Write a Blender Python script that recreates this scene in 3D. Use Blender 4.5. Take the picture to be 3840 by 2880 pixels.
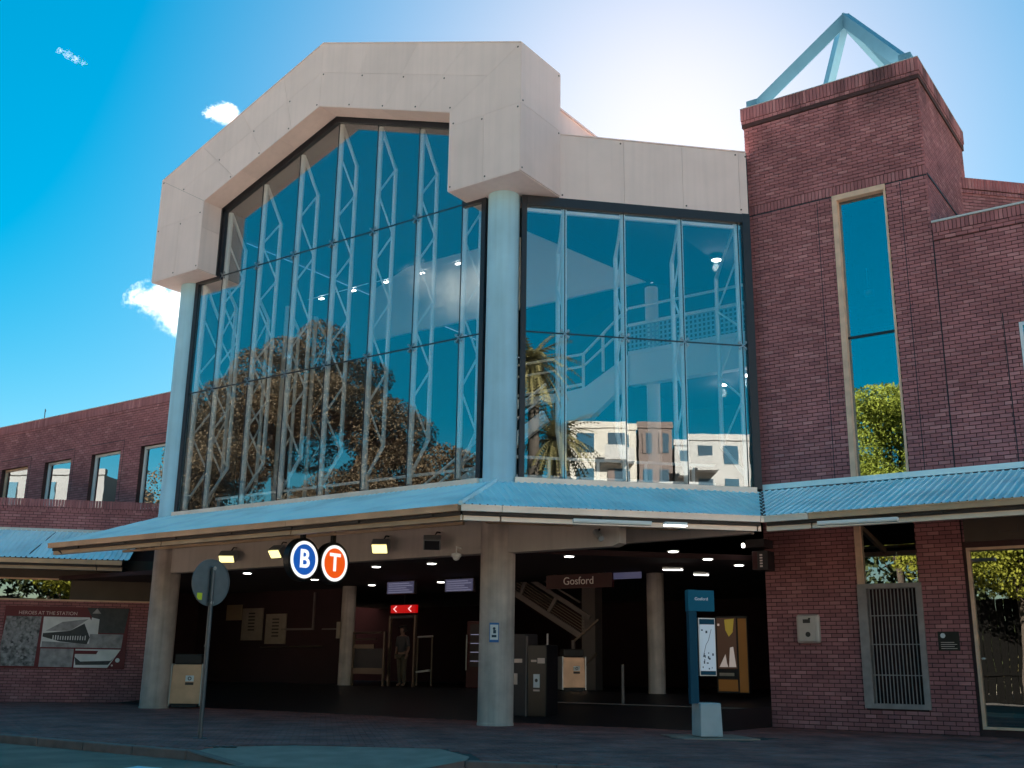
import bpy, bmesh, math, random
import numpy as np
from mathutils import Vector, Matrix, Euler
random.seed(7); rng = np.random.default_rng(7)
SC = bpy.context.scene
for o in list(bpy.data.objects): bpy.data.objects.remove(o)
COL = SC.collection
R = math.radians
R2 = math.sqrt(.5)

# ------------------------------------------------------------------ camera, sky, sun, exposure
cam = bpy.data.objects.new('camera', bpy.data.cameras.new('camera')); COL.objects.link(cam)
cam.data.sensor_width = 36; cam.data.lens = 37.352; cam.data.clip_end = 6000; cam.data.clip_start = .1
def cam_matrix(loc, yaw, pitch, roll):
    y, t, r = R(yaw), R(pitch), R(roll)
    fw = Vector((math.sin(y)*math.cos(t), math.cos(y)*math.cos(t), math.sin(t)))
    rt = Vector((math.cos(y), -math.sin(y), 0)); up = rt.cross(fw)
    a = rt*math.cos(r)+up*math.sin(r); b = up*math.cos(r)-rt*math.sin(r)
    m = Matrix((a, b, -fw)).transposed().to_4x4(); m.translation = loc
    return m
cam.matrix_world = cam_matrix(Vector((13.707, -18.845, 1.12)), -35.42, 15.074, .831)
SC.camera = cam

SUN_EL, SUN_AZ = 28.5, -26.0          # the sun stands behind the station, left of +Y
W = bpy.data.worlds.new('World'); SC.world = W; W.use_nodes = True
nt = W.node_tree; nt.nodes.clear()
wo = nt.nodes.new('ShaderNodeOutputWorld'); bg = nt.nodes.new('ShaderNodeBackground'); sky = nt.nodes.new('ShaderNodeTexSky')
hs = nt.nodes.new('ShaderNodeHueSaturation')
sky.sky_type = 'NISHITA'; sky.sun_disc = False; sky.sun_elevation = R(SUN_EL); sky.sun_rotation = R(SUN_AZ)
sky.altitude = 0; sky.air_density = 1.0; sky.dust_density = .34; sky.ozone_density = 1.0
hs.inputs['Hue'].default_value = .478; hs.inputs['Saturation'].default_value = 2.65; hs.inputs['Value'].default_value = 1.0
gm = nt.nodes.new('ShaderNodeGamma'); gm.inputs['Gamma'].default_value = .62      # an even, slightly hazy sky: less glare round the sun
sk = nt.nodes.new('ShaderNodeVectorMath'); sk.operation = 'SCALE'; sk.inputs['Scale'].default_value = .74
nt.links.new(sky.outputs[0], gm.inputs['Color']); nt.links.new(gm.outputs[0], sk.inputs[0]); nt.links.new(sk.outputs[0], hs.inputs['Color']); nt.links.new(hs.outputs[0], bg.inputs['Color'])
bg.inputs['Strength'].default_value = .05
nt.links.new(bg.outputs[0], wo.inputs['Surface'])
sun = bpy.data.objects.new('sun', bpy.data.lights.new('sun', 'SUN')); COL.objects.link(sun)
sun.data.energy = 5.0; sun.data.angle = R(.5); sun.data.color = (1, .90, .76)
sd = Vector((math.sin(R(SUN_AZ))*math.cos(R(SUN_EL)), math.cos(R(SUN_AZ))*math.cos(R(SUN_EL)), math.sin(R(SUN_EL))))
sun.rotation_euler = sd.to_track_quat('Z', 'Y').to_euler(); sun.location = sd*60
SC.view_settings.view_transform = 'Standard'; SC.view_settings.look = 'None'
SC.view_settings.gamma = 1; SC.view_settings.use_curve_mapping = False
SC.view_settings.exposure = 2.9
SC.render.resolution_x = 1024; SC.render.resolution_y = 768
SC.cycles.max_bounces = 8; SC.cycles.transparent_max_bounces = 16; SC.cycles.volume_bounces = 3

# ------------------------------------------------------------------ materials
MATS = {}
def node(m, t): return m.node_tree.nodes.new(t)
def newmat(name):
    m = bpy.data.materials.new(name); m.use_nodes = True; MATS[name] = m
    return m, m.node_tree.nodes['Principled BSDF'], m.node_tree.links
def mat(name, col, rough=.6, metal=0., noise=0., scale=4., emit=None, es=0., bump=0., bscale=60., streak=0., spec=.5, var=0.):
    m, b, L = newmat(name)
    b.inputs['Roughness'].default_value = rough; b.inputs['Metallic'].default_value = metal
    b.inputs['Specular IOR Level'].default_value = spec
    c4 = (*col, 1)
    b.inputs['Base Color'].default_value = c4
    geo = node(m, 'ShaderNodeNewGeometry')
    if noise > 0 or streak > 0:
        src = None
        if noise > 0:
            n = node(m, 'ShaderNodeTexNoise'); n.inputs['Scale'].default_value = scale; n.inputs['Detail'].default_value = 6
            L.new(geo.outputs['Position'], n.inputs['Vector'])
            mr = node(m, 'ShaderNodeMapRange'); mr.inputs[1].default_value = .3; mr.inputs[2].default_value = .7
            mr.inputs[3].default_value = 1-noise; mr.inputs[4].default_value = 1+noise
            L.new(n.outputs[0], mr.inputs[0]); src = mr.outputs[0]
        if streak > 0:   # rain streaks: noise stretched along z
            mp = node(m, 'ShaderNodeMapping'); mp.inputs['Scale'].default_value = (3, 3, .12)
            L.new(geo.outputs['Position'], mp.inputs[0])
            n2 = node(m, 'ShaderNodeTexNoise'); n2.inputs['Scale'].default_value = 2.2; n2.inputs['Detail'].default_value = 5
            L.new(mp.outputs[0], n2.inputs['Vector'])
            mr2 = node(m, 'ShaderNodeMapRange'); mr2.inputs[1].default_value = .45; mr2.inputs[2].default_value = .75
            mr2.inputs[3].default_value = 1; mr2.inputs[4].default_value = 1-streak
            L.new(n2.outputs[0], mr2.inputs[0])
            if src is None: src = mr2.outputs[0]
            else:
                mu = node(m, 'ShaderNodeMath'); mu.operation = 'MULTIPLY'; L.new(src, mu.inputs[0]); L.new(mr2.outputs[0], mu.inputs[1]); src = mu.outputs[0]
        if var > 0:      # every panel a little different
            oi = node(m, 'ShaderNodeObjectInfo'); mr3 = node(m, 'ShaderNodeMapRange'); mr3.inputs[3].default_value = 1-var; mr3.inputs[4].default_value = 1+var*.6; L.new(oi.outputs['Random'], mr3.inputs[0])
            mu3 = node(m, 'ShaderNodeMath'); mu3.operation = 'MULTIPLY'; L.new(src, mu3.inputs[0]); L.new(mr3.outputs[0], mu3.inputs[1]); src = mu3.outputs[0]
        vm = node(m, 'ShaderNodeVectorMath'); vm.operation = 'SCALE'; vm.inputs[0].default_value = col
        L.new(src, vm.inputs['Scale']); L.new(vm.outputs[0], b.inputs['Base Color'])
    if bump > 0:
        n = node(m, 'ShaderNodeTexNoise'); n.inputs['Scale'].default_value = bscale; n.inputs['Detail'].default_value = 4
        L.new(geo.outputs['Position'], n.inputs['Vector'])
        bp = node(m, 'ShaderNodeBump'); bp.inputs['Strength'].default_value = bump; bp.inputs['Distance'].default_value = .01
        L.new(n.outputs[0], bp.inputs['Height']); L.new(bp.outputs[0], b.inputs['Normal'])
    if emit:
        b.inputs['Emission Color'].default_value = (*emit, 1); b.inputs['Emission Strength'].default_value = es
    return m
def toned(name, cols, rough=.85, bump=.3, bscale=90., stain=None, lo=.84, hi=1.10):
    """brick-like: tone per piece, from a face attribute on joined meshes or the object's random number on single pieces"""
    m, b, L = newmat(name)
    at = node(m, 'ShaderNodeAttribute'); at.attribute_name = 'tone'
    oi = node(m, 'ShaderNodeObjectInfo')
    ha = node(m, 'ShaderNodeAttribute'); ha.attribute_name = 'joined'
    mx = node(m, 'ShaderNodeMix'); L.new(ha.outputs['Fac'], mx.inputs[0]); L.new(oi.outputs['Random'], mx.inputs[2]); L.new(at.outputs['Fac'], mx.inputs[3])
    cr = node(m, 'ShaderNodeValToRGB'); e = cr.color_ramp.elements
    e[0].color = (*cols[0], 1); e[1].color = (*cols[-1], 1)
    for i, c in enumerate(cols[1:-1]):
        x = e.new((i+1)/(len(cols)-1)); x.color = (*c, 1)
    L.new(mx.outputs[0], cr.inputs[0])
    geo = node(m, 'ShaderNodeNewGeometry')
    n = node(m, 'ShaderNodeTexNoise'); n.inputs['Scale'].default_value = 1.1; n.inputs['Detail'].default_value = 7
    L.new(geo.outputs['Position'], n.inputs['Vector'])
    mr = node(m, 'ShaderNodeMapRange'); mr.inputs[1].default_value = .35; mr.inputs[2].default_value = .68; mr.inputs[3].default_value = lo; mr.inputs[4].default_value = hi
    L.new(n.outputs[0], mr.inputs[0])
    vm = node(m, 'ShaderNodeVectorMath'); vm.operation = 'SCALE'; L.new(cr.outputs[0], vm.inputs[0]); L.new(mr.outputs[0], vm.inputs['Scale'])
    out = vm.outputs[0]
    if stain:   # black weathering that runs down from the parapet of the tower
        z0, z1 = stain
        sx = node(m, 'ShaderNodeSeparateXYZ'); L.new(geo.outputs['Position'], sx.inputs[0])
        g = node(m, 'ShaderNodeMapRange'); g.inputs[1].default_value = z0; g.inputs[2].default_value = z1; L.new(sx.outputs[2], g.inputs[0])
        mp = node(m, 'ShaderNodeMapping'); mp.inputs['Scale'].default_value = (1, 1, .35); L.new(geo.outputs['Position'], mp.inputs[0])
        n3 = node(m, 'ShaderNodeTexNoise'); n3.inputs['Scale'].default_value = 1.3; n3.inputs['Detail'].default_value = 6; L.new(mp.outputs[0], n3.inputs['Vector'])
        r3 = node(m, 'ShaderNodeMapRange'); r3.inputs[1].default_value = .47; r3.inputs[2].default_value = .62; L.new(n3.outputs[0], r3.inputs[0])
        mu = node(m, 'ShaderNodeMath'); mu.operation = 'MULTIPLY'; L.new(g.outputs[0], mu.inputs[0]); L.new(r3.outputs[0], mu.inputs[1])
        m2 = node(m, 'ShaderNodeMath'); m2.operation = 'MULTIPLY'; m2.inputs[1].default_value = .85; L.new(mu.outputs[0], m2.inputs[0])
        mc = node(m, 'ShaderNodeMix'); mc.data_type = 'RGBA'; L.new(m2.outputs[0], mc.inputs[0]); L.new(out, mc.inputs[6]); mc.inputs[7].default_value = (.03, .022, .025, 1)
        out = mc.outputs[2]
    L.new(out, b.inputs['Base Color']); b.inputs['Roughness'].default_value = rough; b.inputs['Specular IOR Level'].default_value = .25
    n2 = node(m, 'ShaderNodeTexNoise'); n2.inputs['Scale'].default_value = bscale; L.new(geo.outputs['Position'], n2.inputs['Vector'])
    bp = node(m, 'ShaderNodeBump'); bp.inputs['Strength'].default_value = bump; bp.inputs['Distance'].default_value = .006
    L.new(n2.outputs[0], bp.inputs['Height']); L.new(bp.outputs[0], b.inputs['Normal'])
    return m
def glassmat(name, refl, tint, wobble=.0, gcol=(1, 1, 1)):
    """coated float glass: a mirror part over a tinted clear part"""
    m = bpy.data.materials.new(name); m.use_nodes = True; n = m.node_tree.nodes; n.clear(); L = m.node_tree.links; MATS[name] = m
    out = n.new('ShaderNodeOutputMaterial'); mix = n.new('ShaderNodeMixShader'); tr = n.new('ShaderNodeBsdfTransparent'); gl = n.new('ShaderNodeBsdfGlossy')
    lw = n.new('ShaderNodeLayerWeight'); lw.inputs[0].default_value = .5
    fr = n.new('ShaderNodeMath'); fr.operation = 'POWER'; fr.inputs[1].default_value = 4.; L.new(lw.outputs['Facing'], fr.inputs[0])
    mr = n.new('ShaderNodeMapRange'); mr.inputs[3].default_value = refl; mr.inputs[4].default_value = 1
    L.new(fr.outputs[0], mr.inputs[0]); L.new(mr.outputs[0], mix.inputs[0])
    tr.inputs[0].default_value = (*tint, 1); gl.inputs[0].default_value = (*gcol, 1); gl.inputs[1].default_value = .0
    if wobble:
        geo = n.new('ShaderNodeNewGeometry'); t = n.new('ShaderNodeTexNoise'); t.inputs['Scale'].default_value = .9; t.inputs['Detail'].default_value = 2
        L.new(geo.outputs['Position'], t.inputs['Vector']); b = n.new('ShaderNodeBump'); b.inputs['Strength'].default_value = 1; b.inputs['Distance'].default_value = wobble
        L.new(t.outputs[0], b.inputs['Height']); L.new(b.outputs[0], gl.inputs['Normal'])
    L.new(tr.outputs[0], mix.inputs[1]); L.new(gl.outputs[0], mix.inputs[2]); L.new(mix.outputs[0], out.inputs[0])
    return m
mat('panel', (.85, .66, .62), .55, 0, .04, 1.3, streak=.06, var=.06)
mat('panel_core', (.06, .05, .05), .9)
mat('dark_frame', (.018, .017, .024), .45)
mat('seal', (.02, .022, .03), .6)
mat('steel_white', (.92, .91, .88), .4)
mat('steel_fit', (.35, .36, .38), .3, .9)
mat('column_paint', (.42, .66, .79), .45, 0, .08, 1.2, streak=.12)
mat('column_concrete', (.52, .43, .39), .6, 0, .2, 2.2, streak=.3)
mat('beam', (.50, .43, .40), .7, 0, .08, 1.2, streak=.12)
mat('roof_metal', (.80, .97, 1.0), .45, .0, .16, 1.1, bump=.25, bscale=2.)
mat('roof_strut', (.15, .32, .43), .5, 0, .06, 2.)
mat('gutter', (.60, .36, .22), .45, .35, .15, 1.6)
mat('gutter_pale', (.88, .70, .60), .4, .3, .12, 1.6)
mat('fascia_rail', (.50, .34, .22), .6, 0, .15, 1.5)
mat('dark_steel', (.05, .042, .042), .6, .2)
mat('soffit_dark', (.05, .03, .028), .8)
mat('mortar', (.07, .032, .032), .95, 0, .15, 6.)
toned('brick', [(.33, .128, .135), (.41, .158, .165), (.46, .18, .185), (.37, .142, .15), (.54, .235, .235)], stain=(13.2, 15.1))
toned('paver', [(.30, .10, .09), (.38, .125, .105), (.26, .095, .09), (.34, .13, .12), (.42, .12, .10)], rough=.8, lo=.62, hi=1.22)
mat('coping', (.62, .60, .58), .5, .2)
mat('timber_frame', (.78, .50, .35), .55, 0, .15, 4.)
mat('alu', (.55, .54, .54), .4, .6)
mat('grille_paint', (.34, .28, .27), .6, 0, .15, 6.)
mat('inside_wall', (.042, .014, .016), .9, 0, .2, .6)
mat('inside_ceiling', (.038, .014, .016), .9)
mat('hall_wall', (.06, .075, .085), .9)
mat('hall_ceiling', (.06, .075, .085), .9)
mat('white_paint', (.85, .85, .85), .6)
mat('perforated', (.30, .38, .42), .5)
mat('floor_tile', (.020, .011, .012), .5, 0, .2, 1.2)
mat('asphalt', (.30, .17, .13), .9, 0, .38, 1.1, bump=.8, bscale=140)
mat('asphalt_dark', (.035, .033, .034), .9, 0, .2, 2.)
mat('ramp_concrete', (.40, .24, .19), .85, 0, .18, 2.2, bump=.5, bscale=120)
mat('kerb_stone', (.27, .145, .125), .85, 0, .25, 3.5, bump=.5)
mat('plaza_bed', (.08, .05, .045), .95, 0, .2, 5.)
mat('bounce_paving', (.52, .43, .35), .9, 0, .12, .4)  # kept pale so the added paving throws sunlight back
mat('ground_far', (.24, .21, .14), .95, 0, .3, .1)
mat('grass_far', (.07, .10, .03), .95, 0, .3, .3)
mat('lamp_on', (.9, .9, .9), .4, emit=(1, .97, .9), es=1.8000)
mat('tube_on', (.9, .9, .9), .4, emit=(1, .98, .93), es=0.7920)
mat('tube_off', (.8, .78, .74), .4)
mat('flood_on', (.9, .9, .5), .4, emit=(1, .86, .30), es=0.2808)
mat('flood_off', (.03, .03, .035), .15)
mat('flood_case', (.30, .30, .31), .5)
mat('sign_blue', (.01, .10, .42), .35, emit=(.008, .09, .42), es=0.1188)
mat('sign_orange', (.62, .08, .008), .35, emit=(.75, .085, .006), es=0.1354)
mat('sign_white', (.85, .85, .85), .35, emit=(.9, .9, .9), es=0.1526)
mat('black_metal', (.012, .012, .014), .4, .3)
mat('sign_back', (.17, .185, .20), .5, .7, .1, 6.)
mat('galv', (.12, .12, .13), .45, .7, .12, 8.)
mat('sticker_yellow', (.70, .75, .03), .5)
mat('sticker_white', (.75, .76, .78), .5)
mat('sticker_blue', (.03, .16, .45), .5)
mat('pylon_blue', (.003, .065, .11), .6, spec=.2)
mat('pylon_header', (.003, .13, .21), .6, spec=.2)
mat('concrete_pale', (.55, .52, .52), .7, 0, .08, 3., bump=.2)
mat('map_paper', (.55, .60, .66), .4, emit=(.55, .62, .72), es=0.0317)
mat('map_ink', (.03, .05, .08), .5)
mat('bin_metal', (.66, .40, .26), .45, .45, .14, 2.5)
mat('bin_dark', (.02, .015, .015), .6)
mat('screen_lit', (.05, .05, .10), .3, emit=(.30, .30, .55), es=0.0198)
mat('screen_text', (.02, .02, .05), .3, emit=(.55, .55, .8), es=0.0391)
mat('red_lit', (.4, .0, .0), .3, emit=(.7, .002, .004), es=0.0743)
mat('white_lit', (.9, .8, .8), .3, emit=(1, .6, .6), es=0.1080)
mat('red_sign', (.05, .003, .004), .5, emit=(.2, .004, .006), es=0.0004)
mat('sign_cream', (.70, .6, .55), .5, emit=(.7, .5, .45), es=0.0067)
mat('stair_steel', (.20, .15, .14), .6)
mat('notice_wood', (.40, .27, .16), .7)
mat('notice_paper', (.36, .28, .22), .7, 0, .1, 6.)
mat('ink', (.06, .045, .04), .7)
mat('gate_steel', (.17, .12, .09), .4, .5)
mat('gate_dark', (.035, .026, .03), .5)
mat('skin', (.2, .11, .08), .6)
mat('shirt', (.06, .055, .06), .9)
mat('trousers', (.09, .065, .045), .9)
mat('hair', (.02, .014, .012), .6)
mat('box_grey', (.58, .48, .45), .4, .3, .06, 5.)
mat('plaque_black', (.014, .010, .012), .3)
mat('lintel_brown', (.085, .06, .045), .6, 0, .15, 1.5)
mat('mural_red', (.16, .006, .012), .5)
mat('photo_pale', (.80, .72, .70), .5, 0, .12, 3.)
mat('photo_mid', (.34, .29, .29), .5, 0, .35, 5.)
mat('photo_dark', (.045, .036, .038), .5, 0, .3, 8.)
mat('photo_crowd', (.24, .21, .21), .6, 0, .85, 9.)
mat('mural_text', (.85, .55, .50), .5)
mat('poster_glow', (.08, .04, .03), .4, emit=(.20, .09, .05), es=0.0156)
mat('poster_gold', (.5, .36, .05), .4, emit=(.55, .38, .06), es=0.0240)
mat('poster_white', (.7, .6, .55), .4, emit=(.8, .65, .6), es=0.0324)
mat('poster_amber', (.25, .10, .02), .4, emit=(.35, .13, .02), es=0.0135)
mat('blind', (.22, .24, .27), .8)
mat('render_slate', (.12, .12, .125), .8, 0, .08, .5)
mat('render_cream', (.30, .275, .25), .8, 0, .08, .5)
mat('render_grey', (.25, .24, .24), .8, 0, .08, .5)
mat('render_brown', (.085, .06, .055), .8, 0, .08, .5)
mat('far_window', (.03, .05, .07), .1)
mat('shade_black', (.003, .003, .003), .95, spec=.05)  # near-black, so the added boards pass for shade in the shop glass
mat('bark', (.03, .022, .017), .9, 0, .3, 5.)
def leafmat(name, c0, c1, tr=.3):
    m, b, L = newmat(name)
    at = node(m, 'ShaderNodeAttribute'); at.attribute_name = 'tone'
    cr = node(m, 'ShaderNodeValToRGB'); cr.color_ramp.elements[0].color = (*c0, 1); cr.color_ramp.elements[1].color = (*c1, 1)
    L.new(at.outputs['Fac'], cr.inputs[0]); L.new(cr.outputs[0], b.inputs['Base Color']); b.inputs['Roughness'].default_value = .8; b.inputs['Specular IOR Level'].default_value = .2
    t = node(m, 'ShaderNodeBsdfTranslucent'); L.new(cr.outputs[0], t.inputs[0]); mx = node(m, 'ShaderNodeMixShader'); mx.inputs[0].default_value = tr
    o = m.node_tree.nodes['Material Output']; L.new(b.outputs[0], mx.inputs[1]); L.new(t.outputs[0], mx.inputs[2]); L.new(mx.outputs[0], o.inputs[0])
    return m
leafmat('leaf_fig', (.036, .026, .015), (.115, .078, .045))
leafmat('leaf_green', (.10, .12, .015), (.26, .27, .04), .4)
leafmat('leaf_dark', (.018, .028, .012), (.045, .06, .022), .15)
leafmat('leaf_palm', (.08, .075, .03), (.17, .14, .06), .3)
glassmat('glass_front', .20, (.985, .992, .995), .0006, (.88, .97, 1.0))
glassmat('glass_side', .17, (.98, .99, .995), .0006, (.88, .97, 1.0))
glassmat('glass_window', .36, (.5, .56, .6), .0008, (.85, .97, 1.0))
glassmat('glass_office', .62, (.5, .56, .6), .0008, (.9, .97, 1.0))
glassmat('glass_shop', .3, (.35, .36, .36), .0012, (1, 1, .96))

# ------------------------------------------------------------------ mesh helpers
class MB:
    def __init__(s): s.v = []; s.f = []; s.t = []; s.tone = 0.
    def add(s, vs, fs):
        b = len(s.v); s.v += [tuple(v) for v in vs]
        for f in fs: s.f.append([i+b for i in f]); s.t.append(s.tone)
        return s
    def hexa(s, p, back=True):      # p: 8 corners, bottom ring then top ring
        fs = [(0, 3, 2, 1), (4, 5, 6, 7), (0, 1, 5, 4), (1, 2, 6, 5), (2, 3, 7, 6), (3, 0, 4, 7)]
        return s.add(p, fs)
    def box(s, a, b):
        x0, y0, z0 = a; x1, y1, z1 = b
        return s.hexa([(x0, y0, z0), (x1, y0, z0), (x1, y1, z0), (x0, y1, z0), (x0, y0, z1), (x1, y0, z1), (x1, y1, z1), (x0, y1, z1)])
    def obox(s, o, u, v, w, a, b):  # box in a frame o,u,v,w with ranges a..b
        o = Vector(o); u = Vector(u); v = Vector(v); w = Vector(w)
        P = lambda i, j, k: o+u*i+v*j+w*k
        return s.hexa([P(a[0], a[1], a[2]), P(b[0], a[1], a[2]), P(b[0], b[1], a[2]), P(a[0], b[1], a[2]), P(a[0], a[1], b[2]), P(b[0], a[1], b[2]), P(b[0], b[1], b[2]), P(a[0], b[1], b[2])])
    def tube(s, pts, r, n=8, caps=True):
        pts = [Vector(p) for p in pts]; rs = r if isinstance(r, (list, tuple)) else [r]*len(pts)
        rings = []; up0 = None
        for i, p in enumerate(pts):
            d = (pts[min(i+1, len(pts)-1)]-pts[max(i-1, 0)]).normalized()
            ref = Vector((0, 0, 1)) if abs(d.z) < .9 else Vector((1, 0, 0))
            a = d.cross(ref).normalized(); b = d.cross(a)
            rings.append([p+(a*math.cos(2*math.pi*k/n)+b*math.sin(2*math.pi*k/n))*rs[i] for k in range(n)])
        vs = [q for g in rings for q in g]; fs = []
        for i in range(len(pts)-1):
            for k in range(n): fs.append((i*n+k, i*n+(k+1) % n, (i+1)*n+(k+1) % n, (i+1)*n+k))
        if caps: fs.append(tuple(range(n))[::-1]); fs.append(tuple((len(pts)-1)*n+k for k in range(n)))
        return s.add(vs, fs)
    def beam(s, a, b, w, h, up=(0, 0, 1)):   # rectangular bar from a to b
        a = Vector(a); b = Vector(b); d = (b-a).normalized(); up = Vector(up)
        u = d.cross(up).normalized(); v = u.cross(d)
        P = lambda p, i, j: p+u*(i*w/2)+v*(j*h/2)
        return s.hexa([P(a, -1, -1), P(a, 1, -1), P(a, 1, 1), P(a, -1, 1), P(b, -1, -1), P(b, 1, -1), P(b, 1, 1), P(b, -1, 1)])
    def prism(s, poly, n, t):       # planar polygon, extruded by t along n
        n = Vector(n)*t; k = len(poly); a = [Vector(p) for p in poly]; vs = a+[p+n for p in a]
        fs = [tuple(range(k)), tuple(range(2*k-1, k-1, -1))]+[(i, i+k, (i+1) % k+k, (i+1) % k) for i in range(k)]
        return s.add(vs, fs)
    def lathe(s, prof, c, n=32):    # profile [(r,z)] around a vertical axis at c
        vs = []; fs = []
        for r, z in prof:
            for k in range(n): a = 2*math.pi*k/n; vs.append((c[0]+r*math.cos(a), c[1]+r*math.sin(a), c[2]+z))
        for i in range(len(prof)-1):
            for k in range(n): fs.append((i*n+k, i*n+(k+1) % n, (i+1)*n+(k+1) % n, (i+1)*n+k))
        fs.append(tuple(range(n))[::-1]); fs.append(tuple((len(prof)-1)*n+k for k in range(n)))
        return s.add(vs, fs)
    def disc(s, c, n, r, t, seg=32, r0=0):   # disc (or ring) with thickness t along n, in front of c
        c = Vector(c); n = Vector(n).normalized(); ref = Vector((0, 0, 1)) if abs(n.z) < .9 else Vector((1, 0, 0))
        a = ref.cross(n).normalized(); b = n.cross(a)
        P = lambda rr, k, h: c+(a*math.cos(2*math.pi*k/seg)+b*math.sin(2*math.pi*k/seg))*rr+n*h
        if r0 == 0:
            vs = [P(r, k, 0) for k in range(seg)]+[P(r, k, t) for k in range(seg)]
            fs = [tuple(range(seg))[::-1], tuple(range(seg, 2*seg))]+[(k, (k+1) % seg, seg+(k+1) % seg, seg+k) for k in range(seg)]
        else:
            vs = [P(q, k, h) for q, h in ((r, 0), (r, t), (r0, t), (r0, 0)) for k in range(seg)]; fs = []
            for j in range(4):
                for k in range(seg):
                    fs.append((j*seg+k, j*seg+(k+1) % seg, ((j+1) % 4)*seg+(k+1) % seg, ((j+1) % 4)*seg+k))
        return s.add(vs, fs)
    def mesh(s, name, smooth=False, tones=False):
        me = bpy.data.meshes.new(name); me.from_pydata(s.v, [], s.f); me.update()
        if tones:
            a = me.attributes.new('tone', 'FLOAT', 'FACE'); a.data.foreach_set('value', np.array(s.t, dtype=np.float32))
            j = me.attributes.new('joined', 'FLOAT', 'FACE'); j.data.foreach_set('value', np.ones(len(s.f), dtype=np.float32))
        bm = bmesh.new(); bm.from_mesh(me); bmesh.ops.recalc_face_normals(bm, faces=bm.faces); bm.to_mesh(me); bm.free()
        if smooth:
            me.polygons.foreach_set('use_smooth', [True]*len(me.polygons))
            if hasattr(me, 'set_sharp_from_angle'): me.set_sharp_from_angle(angle=R(40))
        return me
def link(name, me, m, parent=None, bevel=0.):
    o = bpy.data.objects.new(name, me); COL.objects.link(o)
    if m is not None:
        me.materials.clear(); me.materials.append(MATS[m])
    if parent is not None:
        o.parent = parent
        if parent.parent is None: o.location = -parent.location
    if bevel:
        b = o.modifiers.new('bevel', 'BEVEL'); b.width = bevel; b.segments = 2; b.limit_method = 'ANGLE'
    return o
def part(name, mb, m, parent=None, smooth=False, bevel=0., tones=False):
    return link(name, mb.mesh(name, smooth, tones), m, parent, bevel)
def tag(o, label, cat, group=None):
    o['label'] = label; o['category'] = cat
    if group: o['group'] = group
    return o
def thing(name, label, cat, loc=(0, 0, 0), group=None):
    o = bpy.data.objects.new(name, None); COL.objects.link(o); o.location = loc; o.empty_display_size = .2
    return tag(o, label, cat, group)
def structure(name, mb, m, smooth=False):
    o = part(name, mb, m, None, smooth); o['kind'] = 'structure'; return o
def stuff(o): o['kind'] = 'stuff'; return o
def text(name, s, m, parent, o, u, v, h, ext=.006, align='CENTER', bold=0.):
    """flat lettering: o = anchor, u = reading direction, v = up, h = cap height"""
    cu = bpy.data.curves.new(name, 'FONT'); cu.body = s; cu.align_x = align; cu.align_y = 'CENTER'; cu.size = h*1.38; cu.extrude = ext/2; cu.offset = bold
    tmp = bpy.data.objects.new('tmp', cu); COL.objects.link(tmp)
    dg = bpy.context.evaluated_depsgraph_get(); me = bpy.data.meshes.new_from_object(tmp.evaluated_get(dg)); bpy.data.objects.remove(tmp)
    u = Vector(u).normalized(); v = Vector(v).normalized(); n = u.cross(v)
    M = Matrix((u, v, n)).transposed().to_4x4(); M.translation = Vector(o); me.transform(M)
    return link(name, me, m, parent)
X, Y, Z = Vector((1, 0, 0)), Vector((0, 1, 0)), Vector((0, 0, 1))
D45 = Vector((R2, R2, 0)); N45 = Vector((R2, -R2, 0))     # the splayed walls run along D45 and face N45

# the places everything hangs on (metres)
LA = 11.365; CR = .377; GLY = .175
OUT = [(-12.13, 12.031), (-12.13, 15.282), (-5.52, 17.64), (1.093, 15.282), (1.093, 12.031)]
INN = [(-10.075, 12.031), (-10.075, 14.126), (-5.52, 15.744), (-.962, 14.126), (-.962, 12.031)]
PF, PB = -.951, .734
TX0, TX1, TY0, TY1 = 4.325, 8.6, 4.325, 8.6
Z0, Z1, Z2 = 5.24, 8.629, 12.02

# ------------------------------------------------------------------ ground, road, plaza
structure('ground', MB().add([(-900, -900, -.16), (900, -900, -.16), (900, 900, -.16), (-900, 900, -.16)], [(0, 1, 2, 3)]), 'ground_far')
structure('bounce_paving', MB().add([(-160, -90, -.14), (-5, -90, -.14), (-5, -15.5, -.14), (-160, -15.5, -.14), (9, -90, -.14), (160, -90, -.14), (160, -15.5, -.14), (9, -15.5, -.14)], [(0, 1, 2, 3), (4, 5, 6, 7)]), 'bounce_paving')  # unseen pale paving, added to bounce sunlight onto the shaded front
structure('dark_strip', MB().add([(-5, -90, -.135), (9, -90, -.135), (9, -15.5, -.135), (-5, -15.5, -.135)], [(0, 1, 2, 3)]), 'asphalt_dark')  # added dark strip, keeps the pale bounce paving out of the shop glass
structure('road', MB().add([(-120, -15.5, -.13), (120, -15.5, -.13), (120, -3, -.13), (-120, -9.2, -.13)], [(0, 1, 2, 3)]), 'asphalt')
KY = -8.82
kdir = Vector((1.82, .6, 0)).normalized()
K0 = Vector((5.0, -7.52, 0))
plz = MB()
pl = [(-60, KY+.1), (1.25, KY+.1), (1.02, -8.0), (1.5, -7.1), (3.4, -6.05), (4.6, -6.9), (4.95, -7.4), (K0.x+kdir.x*12, K0.y+kdir.y*12+.1), (60, -3), (60, 4.5), (4.3, 4.5), (4.3, 1.5), (-60, 1.5)]
plz.add([(x, y, -.012) for x, y in pl], [tuple(range(len(pl)))])
structure('pavement', plz, 'plaza_bed')
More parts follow.
